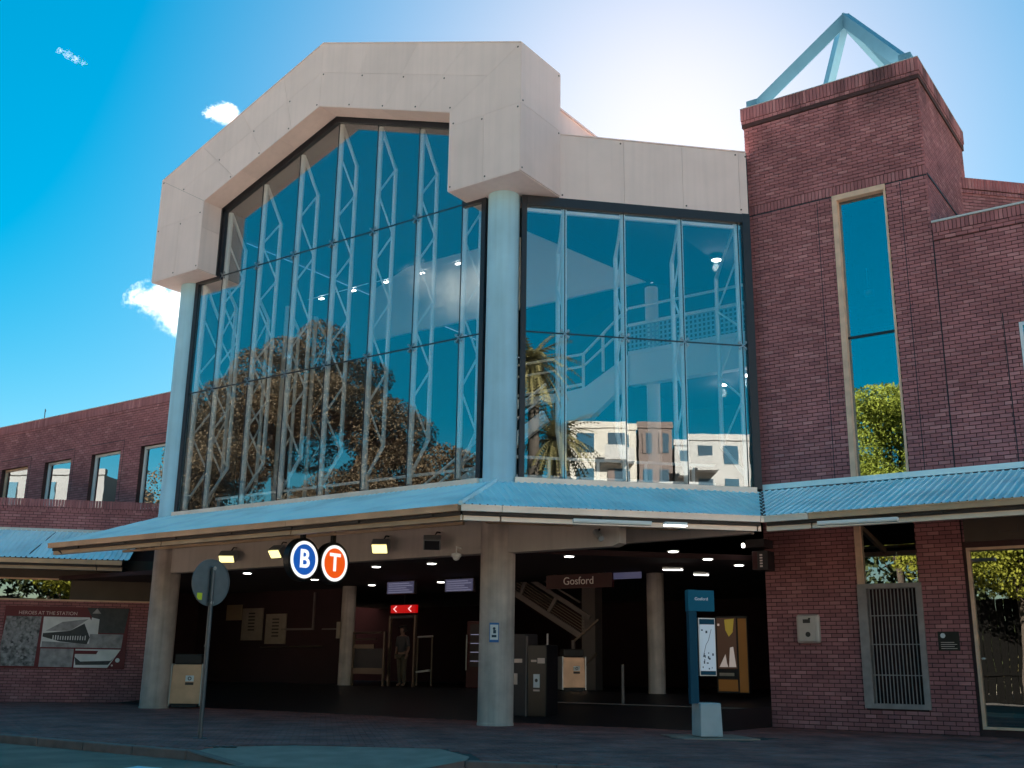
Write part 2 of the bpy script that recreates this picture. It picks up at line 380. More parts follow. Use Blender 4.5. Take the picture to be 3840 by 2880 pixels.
# floor of the concourse rises gently from the pavement
structure('concourse_floor', MB().add([(-24, 1.5, -.01), (4.33, 1.5, -.01), (4.33, 5.5, .6), (-24, 5.5, .6), (-24, 24, .62), (4.33, 24, .62)], [(0, 1, 2, 3), (3, 2, 5, 4)]), 'floor_tile')
structure('floor_edge', MB().box((4.322, 1.5, -.1), (4.334, 4.34, .42)), 'floor_tile')
# kerb ramp of smooth concrete
rmp = MB()
bk = [(1.02, -8.0, -.004), (1.5, -7.1, -.004), (3.4, -6.05, -.004), (4.6, -6.9, -.004), (4.97, -7.45, -.004)]
ft = [(1.22, -8.85, -.012), (2.4, -8.98, -.125), (3.5, -8.6, -.125), (4.5, -8.1, -.125), (5.0, -7.56, -.125)]
rmp.add(bk+ft, [(i, i+5, i+6, i+1) for i in range(4)])
structure('kerb_ramp', rmp, 'ramp_concrete')
kerb = bpy.data.objects.new('kerb', None); COL.objects.link(kerb); kerb['kind'] = 'structure'
x = -42.0
ks = None
while x < 1.1:
    m = MB(); e = min(x+1.19, 1.2)
    dz = random.uniform(-.004, .004)
    m.box((x+.004, KY-.02, -.16), (e-.004, KY+.14, dz)); part('kerb_stone', m, 'kerb_stone', kerb, bevel=.018)
    x += 1.2
m = MB(); m.hexa([(1.204, KY-.02, -.16), (2.4, KY-.12, -.16), (2.4, KY+.04, -.16), (1.204, KY+.14, -.16), (1.204, KY-.02, 0), (2.4, KY-.12, -.12), (2.4, KY+.04, -.12), (1.204, KY+.14, 0)])
part('kerb_stone', m, 'kerb_stone', kerb, bevel=.01)
kn = Vector((-kdir.y, kdir.x, 0))
for i in range(10):
    m = MB(); a = K0+kdir*(i*1.2+.004); b = K0+kdir*((i+1)*1.2-.004)
    m.hexa([a+Z*-.16, b+Z*-.16, b+kn*.15+Z*-.16, a+kn*.15+Z*-.16, a, b, b+kn*.15, a+kn*.15]); part('kerb_stone', m, 'kerb_stone', kerb, bevel=.018)
a = K0-kdir*.004; b = Vector((4.52, -8.0, 0))
m = MB(); m.hexa([b+Z*-.16, a+Z*-.16, a+kn*.15+Z*-.16, b+Vector((-.02, .15, -.16)), b+Z*-.12, a, a+kn*.15, b+Vector((-.02, .15, -.12))]); part('kerb_stone', m, 'kerb_stone', kerb)

# herringbone pavers: the 300 nearest are single pieces, the others one joined piece
def in_poly(px, py, poly):
    c = False; j = len(poly)-1
    for i in range(len(poly)):
        if (poly[i][1] > py) != (poly[j][1] > py) and px < (poly[j][0]-poly[i][0])*(py-poly[i][1])/(poly[j][1]-poly[i][1])+poly[i][0]: c = not c
        j = i
    return c
pw = .115
area = [(-21, KY+.2), (1.15, KY+.2), (.93, -7.95), (1.4, -7.0), (3.4, -5.93), (4.7, -6.8), (5.05, -7.25), (K0.x+kdir.x*8.5, K0.y+kdir.y*8.5+.24), (14.2, -4.2), (14.2, 4.2), (8.6, 4.2), (4.35, 4.2), (2, 1.4), (-21, 1.4)]
pav = []
for i in range(-190, 190):
    for j in range(-190, 190):
        t = (i-j) % 4
        if t not in (0, 3): continue
        cx, cy = (i+1, j+.5) if t == 0 else (i+.5, j+1)
        wx, wy = (cx-cy)*pw*R2-4, (cx+cy)*pw*R2-5
        if in_poly(wx, wy, area) and not (4.4 < wx < 6.1 and -1.1 < wy < .6): pav.append((wx, wy, t))
camp = cam.matrix_world.translation
inv = cam.matrix_world.inverted()
def in_view(p, mg=1.0):
    q = inv @ Vector(p)
    if q.z > -.1: return False
    f = 37.352/36
    return abs(q.x/-q.z*f) < .5*mg and abs(q.y/-q.z*f) < .375*mg
pav.sort(key=lambda p: (not in_view((p[0], p[1], 0)), (p[0]-camp.x)**2+(p[1]-camp.y)**2))
def paver_verts(L, Wd, h=.035, c=.006):
    a, b = L/2, Wd/2
    return [(-a, -b, -h), (a, -b, -h), (a, b, -h), (-a, b, -h), (-a, -b, -c), (a, -b, -c), (a, b, -c), (-a, b, -c), (-a+c, -b+c, 0), (a-c, -b+c, 0), (a-c, b-c, 0), (-a+c, b-c, 0)]
PFc = [(8, 9, 10, 11)]+[(k, (k+1) % 4, 4+(k+1) % 4, 4+k) for k in range(4)]+[(4+k, 4+(k+1) % 4, 8+(k+1) % 4, 8+k) for k in range(4)]
pme = MB().add(paver_verts(2*pw-.006, pw-.006), PFc).mesh('paver'); pme.materials.append(MATS['paver'])
paving = bpy.data.objects.new('paving', None); COL.objects.link(paving); paving['kind'] = 'structure'
J = MB()
for k, (px, py, t) in enumerate(pav):
    rz = R(45) if t == 0 else R(135)
    z = random.uniform(-.0025, .0015)
    if k < 300:
        o = bpy.data.objects.new('paver', pme); COL.objects.link(o); o.location = (px, py, z); o.rotation_euler = (random.uniform(-.008, .008), random.uniform(-.008, .008), rz); o.parent = paving
    else:
        c, s = math.cos(rz), math.sin(rz); J.tone = random.random()
        J.add([(px+x*c-y*s, py+x*s+y*c, zz+z) for x, y, zz in paver_verts(2*pw-.006, pw-.006)], PFc)
stuff(part('paver_field', J, 'paver', paving, tones=True))

# ------------------------------------------------------------------ bricks
CO, BL, BH = .086, .24, .070
def lay(s0, s1, z0, z1, holes=(), phase=0):
    """stretcher bond: (s, z, length) of every brick outside the holes"""
    out = []; n = int(round((z1-z0)/CO))
    for r in range(n):
        z = z0+(r+.5)*CO; off = ((r+phase) % 2)*BL/2
        s = s0-off
        while s < s1-.02:
            a, b = max(s, s0), min(s+BL, s1); s += BL
            segs = [(a, b)]
            for h in holes:
                if h[2]-.02 < z < h[3]+.02:
                    ns = []
                    for p, q in segs:
                        if q <= h[0] or p >= h[1]: ns.append((p, q)); continue
                        if p < h[0]: ns.append((p, h[0]))
                        if q > h[1]: ns.append((h[1], q))
                    segs = ns
            for p, q in segs:
                if q-p > .035: out.append(((p+q)/2, z, q-p))
    return out
def soldier(s0, s1, zc, h=.23):
    n = max(1, int(round((s1-s0)/CO))); w = (s1-s0)/n
    return [(s0+(i+.5)*w, zc, w-.0, h) for i in range(n)]
def brick_verts(o, d, n, L, h, dep):
    P = []
    o = Vector(o)
    for k in (-dep, 0):
        for a, b in ((-1, -1), (1, -1), (1, 1), (-1, 1)): P.append(o+d*(a*L/2)+Z*(b*h/2)+n*k)
    return P
BF = [(4, 5, 6, 7), (0, 1, 5, 4), (1, 2, 6, 5), (2, 3, 7, 6), (3, 0, 4, 7)]
_bm = {}
def brick_mesh(d, n, L, h):
    k = (round(d.x, 2), round(d.y, 2), round(L, 2), round(h, 2))
    if k not in _bm:
        m = MB().add(brick_verts((0, 0, 0), d, n, L, h, .03), BF); _bm[k] = m.mesh('brick'); _bm[k].materials.append(MATS['brick'])
    return _bm[k]
def brickwork(parent, pieces, singles=300):
    """pieces: (pos, d, n, L, h). The ones showing largest become parts, the rest one joined part"""
    pieces = sorted(pieces, key=lambda p: (not in_view(p[0]), (p[0]-camp).length))
    J = MB(); rp = parent.location
    for k, (p, d, n, L, h) in enumerate(pieces):
        pr = random.uniform(-.0025, .0025)
        if k < singles:
            o = bpy.data.objects.new('brick', brick_mesh(d, n, L-.015, h)); COL.objects.link(o); o.location = p+n*pr-rp; o.parent = parent
        else:
            J.tone = random.random(); J.add(brick_verts(p+n*pr, d, n, L-.015, h, .03), BF)
    if J.f: stuff(part('brickwork', J, 'brick', parent, tones=True))
def wallpieces(base, d, n, rows): return [(Vector(base)+d*s+Z*z, d, n, L, BH) for s, z, L in rows]
def soldpieces(base, d, n, rows): return [(Vector(base)+d*s+Z*z, d, n, L, h-.01) for s, z, L, h in rows]

# ------------------------------------------------------------------ brick tower
tower = thing('brick_tower', 'square brown brick tower with an open steel pyramid on top', 'tower', (6.46, 6.46, 0))
WX0, WX1, WZ1 = 6.43, 7.67, 12.05
PR_ = .014
wall = MB()
y0 = TY0+PR_
wall.box((TX0+.01, y0, -.1), (WX0, TY1, 14.9)); wall.box((WX1, y0, -.1), (TX1-PR_, TY1, 14.9))
wall.box((WX0, y0, WZ1), (WX1, TY1, 14.9)); wall.box((WX0, y0, -.1), (WX1, TY1, .47)); wall.box((WX0, y0+.9, .47), (WX1, TY1, WZ1))
part('wall', wall, 'mortar', tower)
hole = [(WX0, WX1, .47, WZ1)]
pc = []
rows = lay(TX0+.005, TX1, 0., 11.86, hole)
pc += wallpieces((0, TY0, 0), X, -Y, rows)
pc += soldpieces((0, TY0-.012, 0), X, -Y, soldier(TX0+.005, TX1, 11.99) if False else [r for r in soldier(TX0+.005, TX1, 12.17)])
pc += wallpieces((0, TY0, 0), X, -Y, [r for r in lay(TX0+.005, TX1, 11.86, 12.05, hole)])
pc += wallpieces((0, TY0-.012, 0), X, -Y, lay(TX0+.005, TX1, 12.29, 14.47))
# right flank (faces +X) and left flank above the splay
pc += wallpieces((TX1, 0, 0), Y, X, lay(TY0, TY1, 10.7, 14.47))
pc += wallpieces((TX0, 0, 0), -Y, -X, lay(-TY1, -TY0, 12.3, 14.47))
brickwork(tower, pc, 300)
cap = MB(); cp = []
part('cap_core', MB().box((TX0-.035, TY0-.035, 14.46), (TX1+.035, TY1+.035, 14.985)), 'mortar', tower)
for zc, h, o in ((14.51, CO, .025), (14.60, CO, .045)):
    cp += [(Vector((s, TY0-o, zc)), X, -Y, .12, h-.01) for s in np.arange(TX0-o+.06, TX1+o, .12)]
    cp += [(Vector((TX1+o, s, zc)), Y, X, .12, h-.01) for s in np.arange(TY0-o+.06, TY1+o, .12)]
    cp += [(Vector((TX0-o, s, zc)), -Y, -X, .12, h-.01) for s in np.arange(TY0-o+.06, TY1+o, .12)]
o = .055
cp += soldpieces((0, TY0-o, 0), X, -Y, soldier(TX0-o, TX1+o, 14.82, .34))
cp += soldpieces((TX1+o, 0, 0), Y, X, soldier(TY0-o, TY1+o, 14.82, .34))
cp += [(p, -Y, -X, L, h) for p, d, n, L, h in soldpieces((TX0-o, 0, 0), Y, -X, soldier(TY0-o, TY1+o, 14.82, .34))]
J = MB()
for p, d, n, L, h in cp: J.tone = random.random(); J.add(brick_verts(p+n*random.uniform(-.003, .003), d, n, L-.012, h, .05), BF)
stuff(part('cap_course', J, 'brick', tower, tones=True))
part('cap_flashing', MB().box((TX0-.06, TY0-.06, 14.99), (TX1+.06, TY1+.06, 15.006)), 'coping', tower)
part('band_joint', MB().box((TX0+.01, TY0-.002, 12.02), (TX1-.002, TY0+.02, 12.052)), 'seal', tower)
# flank step line running back over the lower roof
part('flashing_line', MB().beam((TX1+.006, TY0+.02, 12.06), (TX1+.006, TY0+2.75, 12.06), .03, .05), 'seal', tower)
# vertical movement joints beside the window
for jx in (WX0-.36, WX1+.33): part('movement_joint', MB().box((jx-.008, TY0-.003, 5.3), (jx+.008, TY0+.02, 12.0)), 'seal', tower)
wf = part('window', MB().box((WX0, TY0-.02, 5.2), (WX0+.11, TY0+.17, WZ1)).box((WX0+.11, TY0-.02, WZ1-.13), (WX1, TY0+.17, WZ1)).box((WX1-.05, TY0+.0, 5.2), (WX1, TY0+.17, WZ1-.13)), 'timber_frame', tower)
for za, zb in ((4.3, 8.52), (8.58, WZ1-.13)):
    part('pane', MB().box((WX0+.11, TY0+.15, za), (WX1-.05, TY0+.156, zb)), 'glass_window', wf)
part('transom', MB().box((WX0+.11, TY0+.13, 8.52), (WX1-.05, TY0+.17, 8.58)), 'dark_frame', wf)
part('reveal', MB().box((WX0+.11, TY0+.16, 5.2), (WX0+.13, TY0+.88, WZ1-.13)).box((WX0+.11, TY0+.2, 9.2), (WX1-.05, TY0+.8, 9.32)), 'hall_wall', wf)
m = MB().tube([(WX0+.2, TY0+.6, 8.72), (WX1-.1, TY0+.6, 8.72)], .12, 12); part('duct', m, 'alu', wf, smooth=True)
m = MB().box((6.86, TY0+.5, 9.62), (7.06, TY0+.62, 9.76)).box((6.94, TY0+.54, 9.76), (6.96, TY0+.56, 10.3)); part('lamp', m, 'white_paint', wf)
# open pyramid of box-section struts
apex = Vector((6.44, 6.46, 18.02))
for fx, fy in ((4.55, 4.5), (8.35, 4.5), (4.55, 8.4), (8.35, 8.4)):
    f = Vector((fx, fy, 15.0)); q = f+(f-apex).normalized()*.12
    part('roof_strut', MB().beam(q, apex-(apex-f).normalized()*-.06, .2, .3), 'roof_strut', tower)
    part('strut_foot', MB().box((fx-.14, fy-.14, 15.0), (fx+.14, fy+.14, 15.22)), 'roof_strut', tower)
# street-level window of the tower with its security grille
sw = part('grille_frame', MB().box((WX0-.03, TY0-.05, .46), (WX0+.16, TY0+.12, 3.0)).box((WX1-.06, TY0-.05, .46), (WX1+.06, TY0+.12, 3.0)).box((WX0+.16, TY0-.05, .46), (WX1-.06, TY0+.12, .56)).box((WX0+.16, TY0-.05, 2.9), (WX1-.06, TY0+.12, 3.0)), 'grille_paint', tower)
for i in range(13):
    gx = WX0+.2+i*.0745
    part('bar', MB().box((gx, TY0+.0, .56), (gx+.018, TY0+.018, 2.9)), 'grille_paint', sw)
for gz in (1.12, 1.74, 2.33): part('cross_bar', MB().box((WX0+.16, TY0+.02, gz), (WX1-.06, TY0+.032, gz+.02)), 'grille_paint', sw)
part('pane', MB().box((WX0+.1, TY0+.1, 3.0), (WX1-.02, TY0+.106, 4.28)), 'glass_shop', sw)
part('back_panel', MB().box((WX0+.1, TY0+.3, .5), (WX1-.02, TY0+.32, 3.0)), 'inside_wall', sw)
part('jamb', MB().box((WX0-.02, TY0-.02, 3.0), (WX0+.1, TY0+.12, 4.3)), 'timber_frame', sw)

# ------------------------------------------------------------------ right-hand brick wing with its shop front
wing = thing('brick_wing', 'long brown brick wing right of the tower with white-edged parapet', 'building', (11, 6, 0))
SX0, SZ0, SZ1 = 8.67, .13, 3.66
EX = 16.0
y0 = TY0+PR_
m = MB().box((TX1+.002, y0, -.1), (SX0, 12, 10.58)).box((SX0, y0, SZ1), (EX, 12, 10.58)).box((SX0, y0, -.1), (EX, 12, SZ0)).box((SX0, y0+3.2, SZ0), (EX, 12, SZ1))
part('wall', m, 'mortar', wing)
vw = (10.13, 11.2, 6.7, 8.25)
pc = wallpieces((0, TY0, 0), X, -Y, lay(TX1+.012, EX, 3.78, 10.415, [vw, (SX0, EX, 3.7, 4.28)], 1))
pc += wallpieces((0, TY0-.02, 0), X, -Y, lay(TX1+.012, EX, 10.42, 10.59))
pc += soldpieces((0, TY0-.035, 0), X, -Y, soldier(TX1+.012, EX, 10.71, .235))
brickwork(wing, pc, 300)
part('parapet_core', MB().box((TX1+.012, TY0-.02, 10.58), (EX, TY0+.25, 10.83)), 'mortar', wing)
part('coping', MB().box((TX1+.012, TY0-.06, 10.832), (EX, TY0+.3, 10.875)), 'coping', wing)
part('movement_joint', MB().box((TX1-.004, TY0-.006, 4.3), (TX1+.012, TY0+.03, 10.6)), 'seal', wing)
w = part('window', MB().box((vw[0], TY0-.01, vw[2]), (vw[0]+.07, TY0+.1, vw[3])).box((vw[0]+.07, TY0-.01, vw[3]-.07), (vw[1], TY0+.1, vw[3])), 'sticker_white', wing)
part('pane', MB().box((vw[0]+.07, TY0-.004, vw[2]), (vw[1], TY0+.004, vw[3]-.07)), 'glass_window', w)
part('movement_joint', MB().box((vw[0]-.3, TY0-.004, 5.3), (vw[0]-.28, TY0+.02, vw[3]+.25)), 'seal', wing)
# back parapet turned 45 degrees behind the tower
bp_ = thing('parapet_wall', 'angled brick parapet rising behind the tower at right', 'wall', (9.5, 9.2, 0))
B0 = Vector((8.62, 8.02, 0))
part('wall', MB().obox(B0-N45*.01, D45, -N45, Z, (-.1, 0, 8), (7, .3, 13.2)), 'mortar', bp_)
J = MB()
for s, z, L in lay(-.1, 7, 10.8, 13.12):
    J.tone = random.random(); J.add(brick_verts(B0+D45*s+Z*z, D45, N45, L-.01, BH, .02), BF)
for s, z, L, h in soldier(-.1, 7, 13.3, .3)+soldier(-.1, 7, 13.07, .09):
    J.tone = random.random(); J.add(brick_verts(B0+D45*s+Z*z+N45*.03, D45, N45, L-.012, h, .05), BF)
stuff(part('brickwork', J, 'brick', bp_, tones=True))
# shop front
shop = part('shopfront', MB().box((SX0, TY0-.03, SZ0), (SX0+.05, TY0+.1, SZ1)).box((SX0+.05, TY0-.03, SZ0), (EX, TY0+.1, SZ0+.05)).box((SX0+.05, TY0-.03, SZ1-.05), (EX, TY0+.1, SZ1)), 'timber_frame', wing)
for xa, xb in ((SX0+.05, 10.6), (10.66, 12.8), (12.86, EX)):
    part('pane', MB().box((xa, TY0+.07, SZ0+.05), (xb, TY0+.08, SZ1-.05)), 'glass_shop', shop)
    part('mullion', MB().box((xb, TY0-.02, SZ0+.05), (xb+.06, TY0+.1, SZ1-.05)), 'timber_frame', shop)
part('door_knob', MB().lathe([(.03, 0), (.035, .02), (.03, .04)], (SX0+.12, TY0+.03, 1.45), 10), 'alu', shop)
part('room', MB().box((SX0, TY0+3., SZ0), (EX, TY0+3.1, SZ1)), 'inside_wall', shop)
part('lintel_panel', MB().box((SX0-.0, TY0-.06, SZ1+.12), (EX, TY0+.06, 4.27)), 'lintel_brown', wing)
m = MB().box((9.33, TY0-.13, 3.93), (9.7, TY0-.06, 4.08)); ls = part('vent_box', m, 'lintel_brown', wing)

# ------------------------------------------------------------------ left-hand office wing
office = thing('office_wing', 'two-storey brick wing at left with a row of square-headed windows', 'building', (-20, 4, 0))
LY = 2.5
lw = [(-25.22, -23.47), (-22.36, -20.72), (-19.49, -17.84), (-16.71, -15.06), (-28.1, -26.4)]
lz0, lz1 = 6.05, 8.21
part('wall', MB().box((-32, LY+PR_, lz1), (-11.8, 14, 9.6)).box((-32, LY+.9, 0), (-18.3, 14, lz1)).box((-18.3, LY+.9, 3.75), (-11.8, 14, lz1)), 'mortar', office)
holes = [(a, b, lz0, lz1) for a, b in lw]
edges = sorted(lw)
prev = -32.
m = MB()
for a, b in edges: m.box((prev, LY+PR_, 5.6), (a, LY+.9, lz1)); prev = b
m.box((prev, LY+PR_, 5.6), (-11.8, LY+.9, lz1)); m.box((-32, LY+.02, 5.0), (-11.8, LY+.9, lz0))
part('pier', m, 'mortar', office)
pc = wallpieces((0, LY, 0), X, -Y, lay(-31, -11.9, lz0, 9.49, holes))
brickwork(office, pc, 300)
pp = []
pp += [(Vector((s, LY-.02, 9.53)), X, -Y, .12, .076) for s in np.arange(-31, -11.9, .12)]
pp += soldpieces((0, LY-.035, 0), X, -Y, soldier(-31, -11.9, 9.74, .33))
J = MB()
for p, d, n, L, h in pp: J.tone = random.random(); J.add(brick_verts(p, d, n, L-.012, h, .04), BF)
stuff(part('parapet_course', J, 'brick', office, tones=True))
part('parapet_core', MB().box((-32, LY-.01, 9.49), (-11.8, LY+.4, 9.88)), 'mortar', office)
part('coping', MB().box((-32, LY-.05, 9.885), (-11.8, LY+.45, 9.91)), 'coping', office)
for i, (a, b) in enumerate(edges):
    f = part('window', MB().box((a+.02, LY+.14, lz0), (a+.1, LY+.22, lz1-.01)).box((b-.08, LY+.14, lz0), (b-.02, LY+.22, lz1-.01)).box((a+.1, LY+.14, lz1-.09), (b-.08, LY+.22, lz1-.01)).box((a+.1, LY+.14, lz0), (b-.08, LY+.22, lz0+.06)), 'sticker_white' if i > 1 else 'timber_frame', office)
    part('pane', MB().box((a+.1, LY+.18, lz0+.06), (b-.08, LY+.186, lz1-.09)), 'glass_office', f)
    if i == 1: part('blind', MB().box((a+.1, LY+.24, lz0+.06), (b-.08, LY+.26, lz1-.2)), 'blind', f)
    part('header_joint', MB().box((a-.15, LY-.003, lz1+.30), (b+.18, LY+.01, lz1+.318)).box((b+.17, LY-.003, 6.1), (b+.188, LY+.01, lz1+.30)), 'seal', office)
part('aerial', MB().tube([(-22.95, LY+.1, 9.9), (-22.97, LY+.1, 10.32)], .018, 6).tube([(-22.97, LY+.1, 10.2), (-22.9, LY+.1, 10.25)], .01, 5), 'dark_steel', office)
# splayed lower storey that comes forward at 45 degrees
low = thing('splayed_wall', 'dark brick lower storey set at an angle under the left awning', 'wall', (-16, 1, 0))
LB = N45*(-14.75*R2-2.25*R2)
LB = Vector((LB.x, LB.y, 0))
part('wall', MB().obox(LB-N45*PR_, D45, -N45, Z, (-24, 0, -.1), (-8.9, .5, 5.86)), 'mortar', low)
part('ledge', MB().add([LB+D45*-24+Z*5.87, LB+D45*-8.9+Z*5.87, LB+D45*-8.9-N45*7+Z*5.87, LB+D45*-24-N45*7+Z*5.87], [(0, 1, 2, 3)]), 'mortar', low)
strip = (-19, -9.0, 2.99, 3.62)
pc = wallpieces(LB, D45, N45, lay(-17.2, -8.9, 0, 5.74, [strip]))
pc = [p for p in pc if p[0].z < 3.1 or p[0].z > 4.9]
pc += [(LB+D45*s+N45*.02+Z*5.79, D45, N45, .12, .076) for s in np.arange(-17.2, -8.9, .12)]
pc += soldpieces(LB+N45*.035, D45, N45, soldier(-17.2, -8.9, 5.96, .25))
brickwork(low, pc, 300)
sf = part('strip_window', MB().obox(LB, D45, N45, Z, (-19, -.05, 3.60), (-9.0, .03, 3.65)).obox(LB, D45, N45, Z, (-19, -.05, 2.97), (-9.0, .03, 3.02)), 'timber_frame', low)
part('pane', MB().obox(LB, D45, N45, Z, (-17, 0, 3.02), (-11.4, .006, 3.60)), 'glass_shop', sf)
part('blank_panel', MB().obox(LB, D45, N45, Z, (-11.4, -.01, 3.02), (-9.0, .012, 3.60)), 'lintel_brown', sf)
part('head_panel', MB().obox(LB, D45, N45, Z, (-19, -.01, 3.65), (-9.0, .014, 4.25)), 'lintel_brown', low)

# ------------------------------------------------------------------ station hall
hall = thing('station_hall', 'glazed station hall with a chunky beige gable portal between two columns', 'building', (-5.5, 2, 0))
# portal: a dark core clad in separate panels
core = MB()
g = .03
for i in range(4):
    a, b, c, d = OUT[i], OUT[i+1], INN[i+1], INN[i]
    core.prism([(p[0], PF+g, p[1]) for p in (a, b, c, d)], Y, PB-PF-g)
shr = core.mesh('portal_core')
pcore = link('portal_core', shr, 'panel_core', hall)
def inset(poly, n, gap):
    P = [Vector(p) for p in poly]; n = Vector(n); k = len(P); out = []
    area = sum((P[i].cross(P[(i+1) % k]) for i in range(k)), Vector())
    sg = 1 if area.dot(n) > 0 else -1
    for i in range(k):
        e0 = (P[i]-P[i-1]).normalized(); e1 = (P[(i+1) % k]-P[i]).normalized()
        n0 = n.cross(e0)*sg; n1 = n.cross(e1)*sg
        bi = (n0+n1); L = bi.length; bi /= L
        out.append(P[i]+bi*(gap/max(.3, bi.dot(n0))))
    return out
riv = MB()
def panel(poly, n, t=.03, gap=.003, name='portal_panel', rivets=True, m='panel'):
    q = inset(poly, n, gap); part(name, MB().prism(q, n, t), m, hall)
    if rivets:
        c = sum((Vector(p) for p in q), Vector())/len(q)
        for p in q[::2]:
            d = (c-p).normalized(); riv.disc(p+d*.11+Vector(n)*t, n, .022, .008, 8)
L2 = lambda a, b, t: (a[0]+(b[0]-a[0])*t, a[1]+(b[1]-a[1])*t)
def face(poly, **k): panel([(x, PF+g, z) for x, z in poly], -Y, **k)
for sgn, (oa, ob, ia, ib) in ((0, (OUT[1], OUT[2], INN[1], INN[2])), (1, (OUT[2], OUT[3], INN[2], INN[3]))):
    cuts = [0, .27, .52, .77, 1] if sgn == 0 else [0, .26, .52, .76, 1]
    for i in range(4):
        a, b = cuts[i], cuts[i+1]
        o0, o1, i0, i1 = L2(oa, ob, a), L2(oa, ob, b), L2(ia, ib, a), L2(ia, ib, b)
        m0, m1 = L2(o0, i0, .47), L2(o1, i1, .47)
        face([o0, o1, m1, m0], rivets=False); face([m0, m1, i1, i0])
for k, (o, i, ob, ib) in enumerate(((OUT[1], INN[1], OUT[0], INN[0]), (OUT[3], INN[3], OUT[4], INN[4]))):
    zs = 13.73
    face([o, i, (i[0], zs), (o[0], zs)])
    mx = .06 if k else -11.1
    face([(o[0], zs), (mx, zs), (mx, ob[1]), ob]); face([(mx, zs), (i[0], zs), ib, (mx, ob[1])])
# flanks, reveals and undersides
for za, zb in ((12.031, 13.73), (13.73, 15.282)):
    panel([(1.093, PF, za), (1.093, PB, za), (1.093, PB, zb), (1.093, PF, zb)], X, .02)
    panel([(-12.13, PF, za), (-12.13, PB, za), (-12.13, PB, zb), (-12.13, PF, zb)], -X, .02, rivets=False)
for za, zb in ((12.031, 13.3), (13.3, 14.126)):
    panel([(-10.075, PF, za), (-10.075, -.3, za), (-10.075, -.3, zb), (-10.075, PF, zb)], X, .02, name='reveal_panel', rivets=False)
    panel([(-.962, PF, za), (-.962, -.3, za), (-.962, -.3, zb), (-.962, PF, zb)], -X, .02, name='reveal_panel', rivets=False)
for a, b, nseg in ((INN[1], INN[2], 3), (INN[2], INN[3], 2)):
    d = Vector((b[0]-a[0], 0, b[1]-a[1])).normalized(); nn = Vector((d.z, 0, -d.x)); nn = nn if nn.z < 0 else -nn
    for i in range(nseg):
        p, q = L2(a, b, i/nseg), L2(a, b, (i+1)/nseg)
        panel([(p[0], PF, p[1]), (q[0], PF, q[1]), (q[0], -.3, q[1]), (p[0], -.3, p[1])], nn, .02, name='soffit_panel', rivets=False)
for a, b in ((OUT[0], INN[0]), (INN[4], OUT[4])):
    panel([(a[0], PF, a[1]), (b[0], PF, b[1]), (b[0], PB, b[1]), (a[0], PB, a[1])], -Z, .02, name='soffit_panel', rivets=False)
# thin metal edge along the top
e = MB()
for a, b in ((OUT[1], OUT[2]), (OUT[2], OUT[3])):
    d = Vector((b[0]-a[0], 0, b[1]-a[1])).normalized(); nn = Vector((-d.z, 0, d.x))
    e.prism([Vector((a[0], PF-.012, a[1])), Vector((b[0], PF-.012, b[1])), Vector((b[0], PB, b[1])), Vector((a[0], PB, a[1]))], nn, .03)
part('edge_trim', e, 'panel', hall)
# fascia over the splayed glass wall
part('fascia_core', MB().obox((0, 0, 0), D45, N45, Z, (1.2, -.2, 12.0), (6.03, .22, 13.64)), 'panel_core', hall)
fs = [1.28, 2.89, 4.37, 5.83, 6.03]
for i in range(4):
    a, b = fs[i], fs[i+1]
    P = lambda s, z: D45*s+N45*.22+Z*z
    panel([P(a, 11.99), P(b, 11.99), P(b, 13.655), P(a, 13.655)], N45, .03, name='fascia_panel', rivets=i in (0, 2, 3))
part('fascia_trim', MB().obox((0, 0, 0), D45, N45, Z, (1.25, -.2, 13.66), (6.03, .262, 13.69)), 'panel', hall)
part('fascia_end', MB().obox((0, 0, 0), D45, N45, Z, (6.035, -.2, 12.0), (6.05, .25, 13.65)), 'seal', hall)
part('rivets', riv, 'panel_core', hall)
# shell of the hall behind the portal
yb = 17.3
for (xa, za), (xb, zb_) in (((-11.9, 14.4), (-5.52, 16.7)), ((-5.52, 16.7), (.93, 14.4))):
    part('roof', MB().hexa([(xa, PB+.01, za-.06), (xb, PB+.01, zb_-.06), (xb, PB+yb, zb_-.06), (xa, PB+yb, za-.06), (xa, PB+.01, za), (xb, PB+.01, zb_), (xb, PB+yb, zb_), (xa, PB+yb, za)]), 'hall_ceiling', hall)
part('side_wall', MB().box((-11.9, PB+.02, 5.), (-11.85, PB+yb, 14.3)), 'hall_wall', hall)
part('roof_side', MB().box((.935, PB+.01, 13.6), (.96, 18, 14.45)).box((.9, PB+.01, 14.45), (1.0, 18, 14.5)), 'panel', hall)
part('back_wall', MB().box((-11.9, 18, 4.6), (9, 18.2, 16.6)), 'hall_wall', hall)
part('flat_roof', MB().prism([(.95, .9, 13.45), (6.0, 5.95, 13.45), (8.6, 8.62, 13.45), (8.6, 18.1, 13.45), (.95, 18.1, 13.45)], Z, .1), 'hall_ceiling', hall)
part('side_wall', MB().box((8.4, 8.62, 4.6), (8.6, 18, 13.4)), 'hall_wall', hall)
part('hall_floor', MB().prism([(-11.9, .1, 4.7), (.05, .1, 4.7), (4.2, 4.25, 4.7), (4.2, 18, 4.7), (-11.9, 18, 4.7)], Z, .3), 'floor_tile', hall)
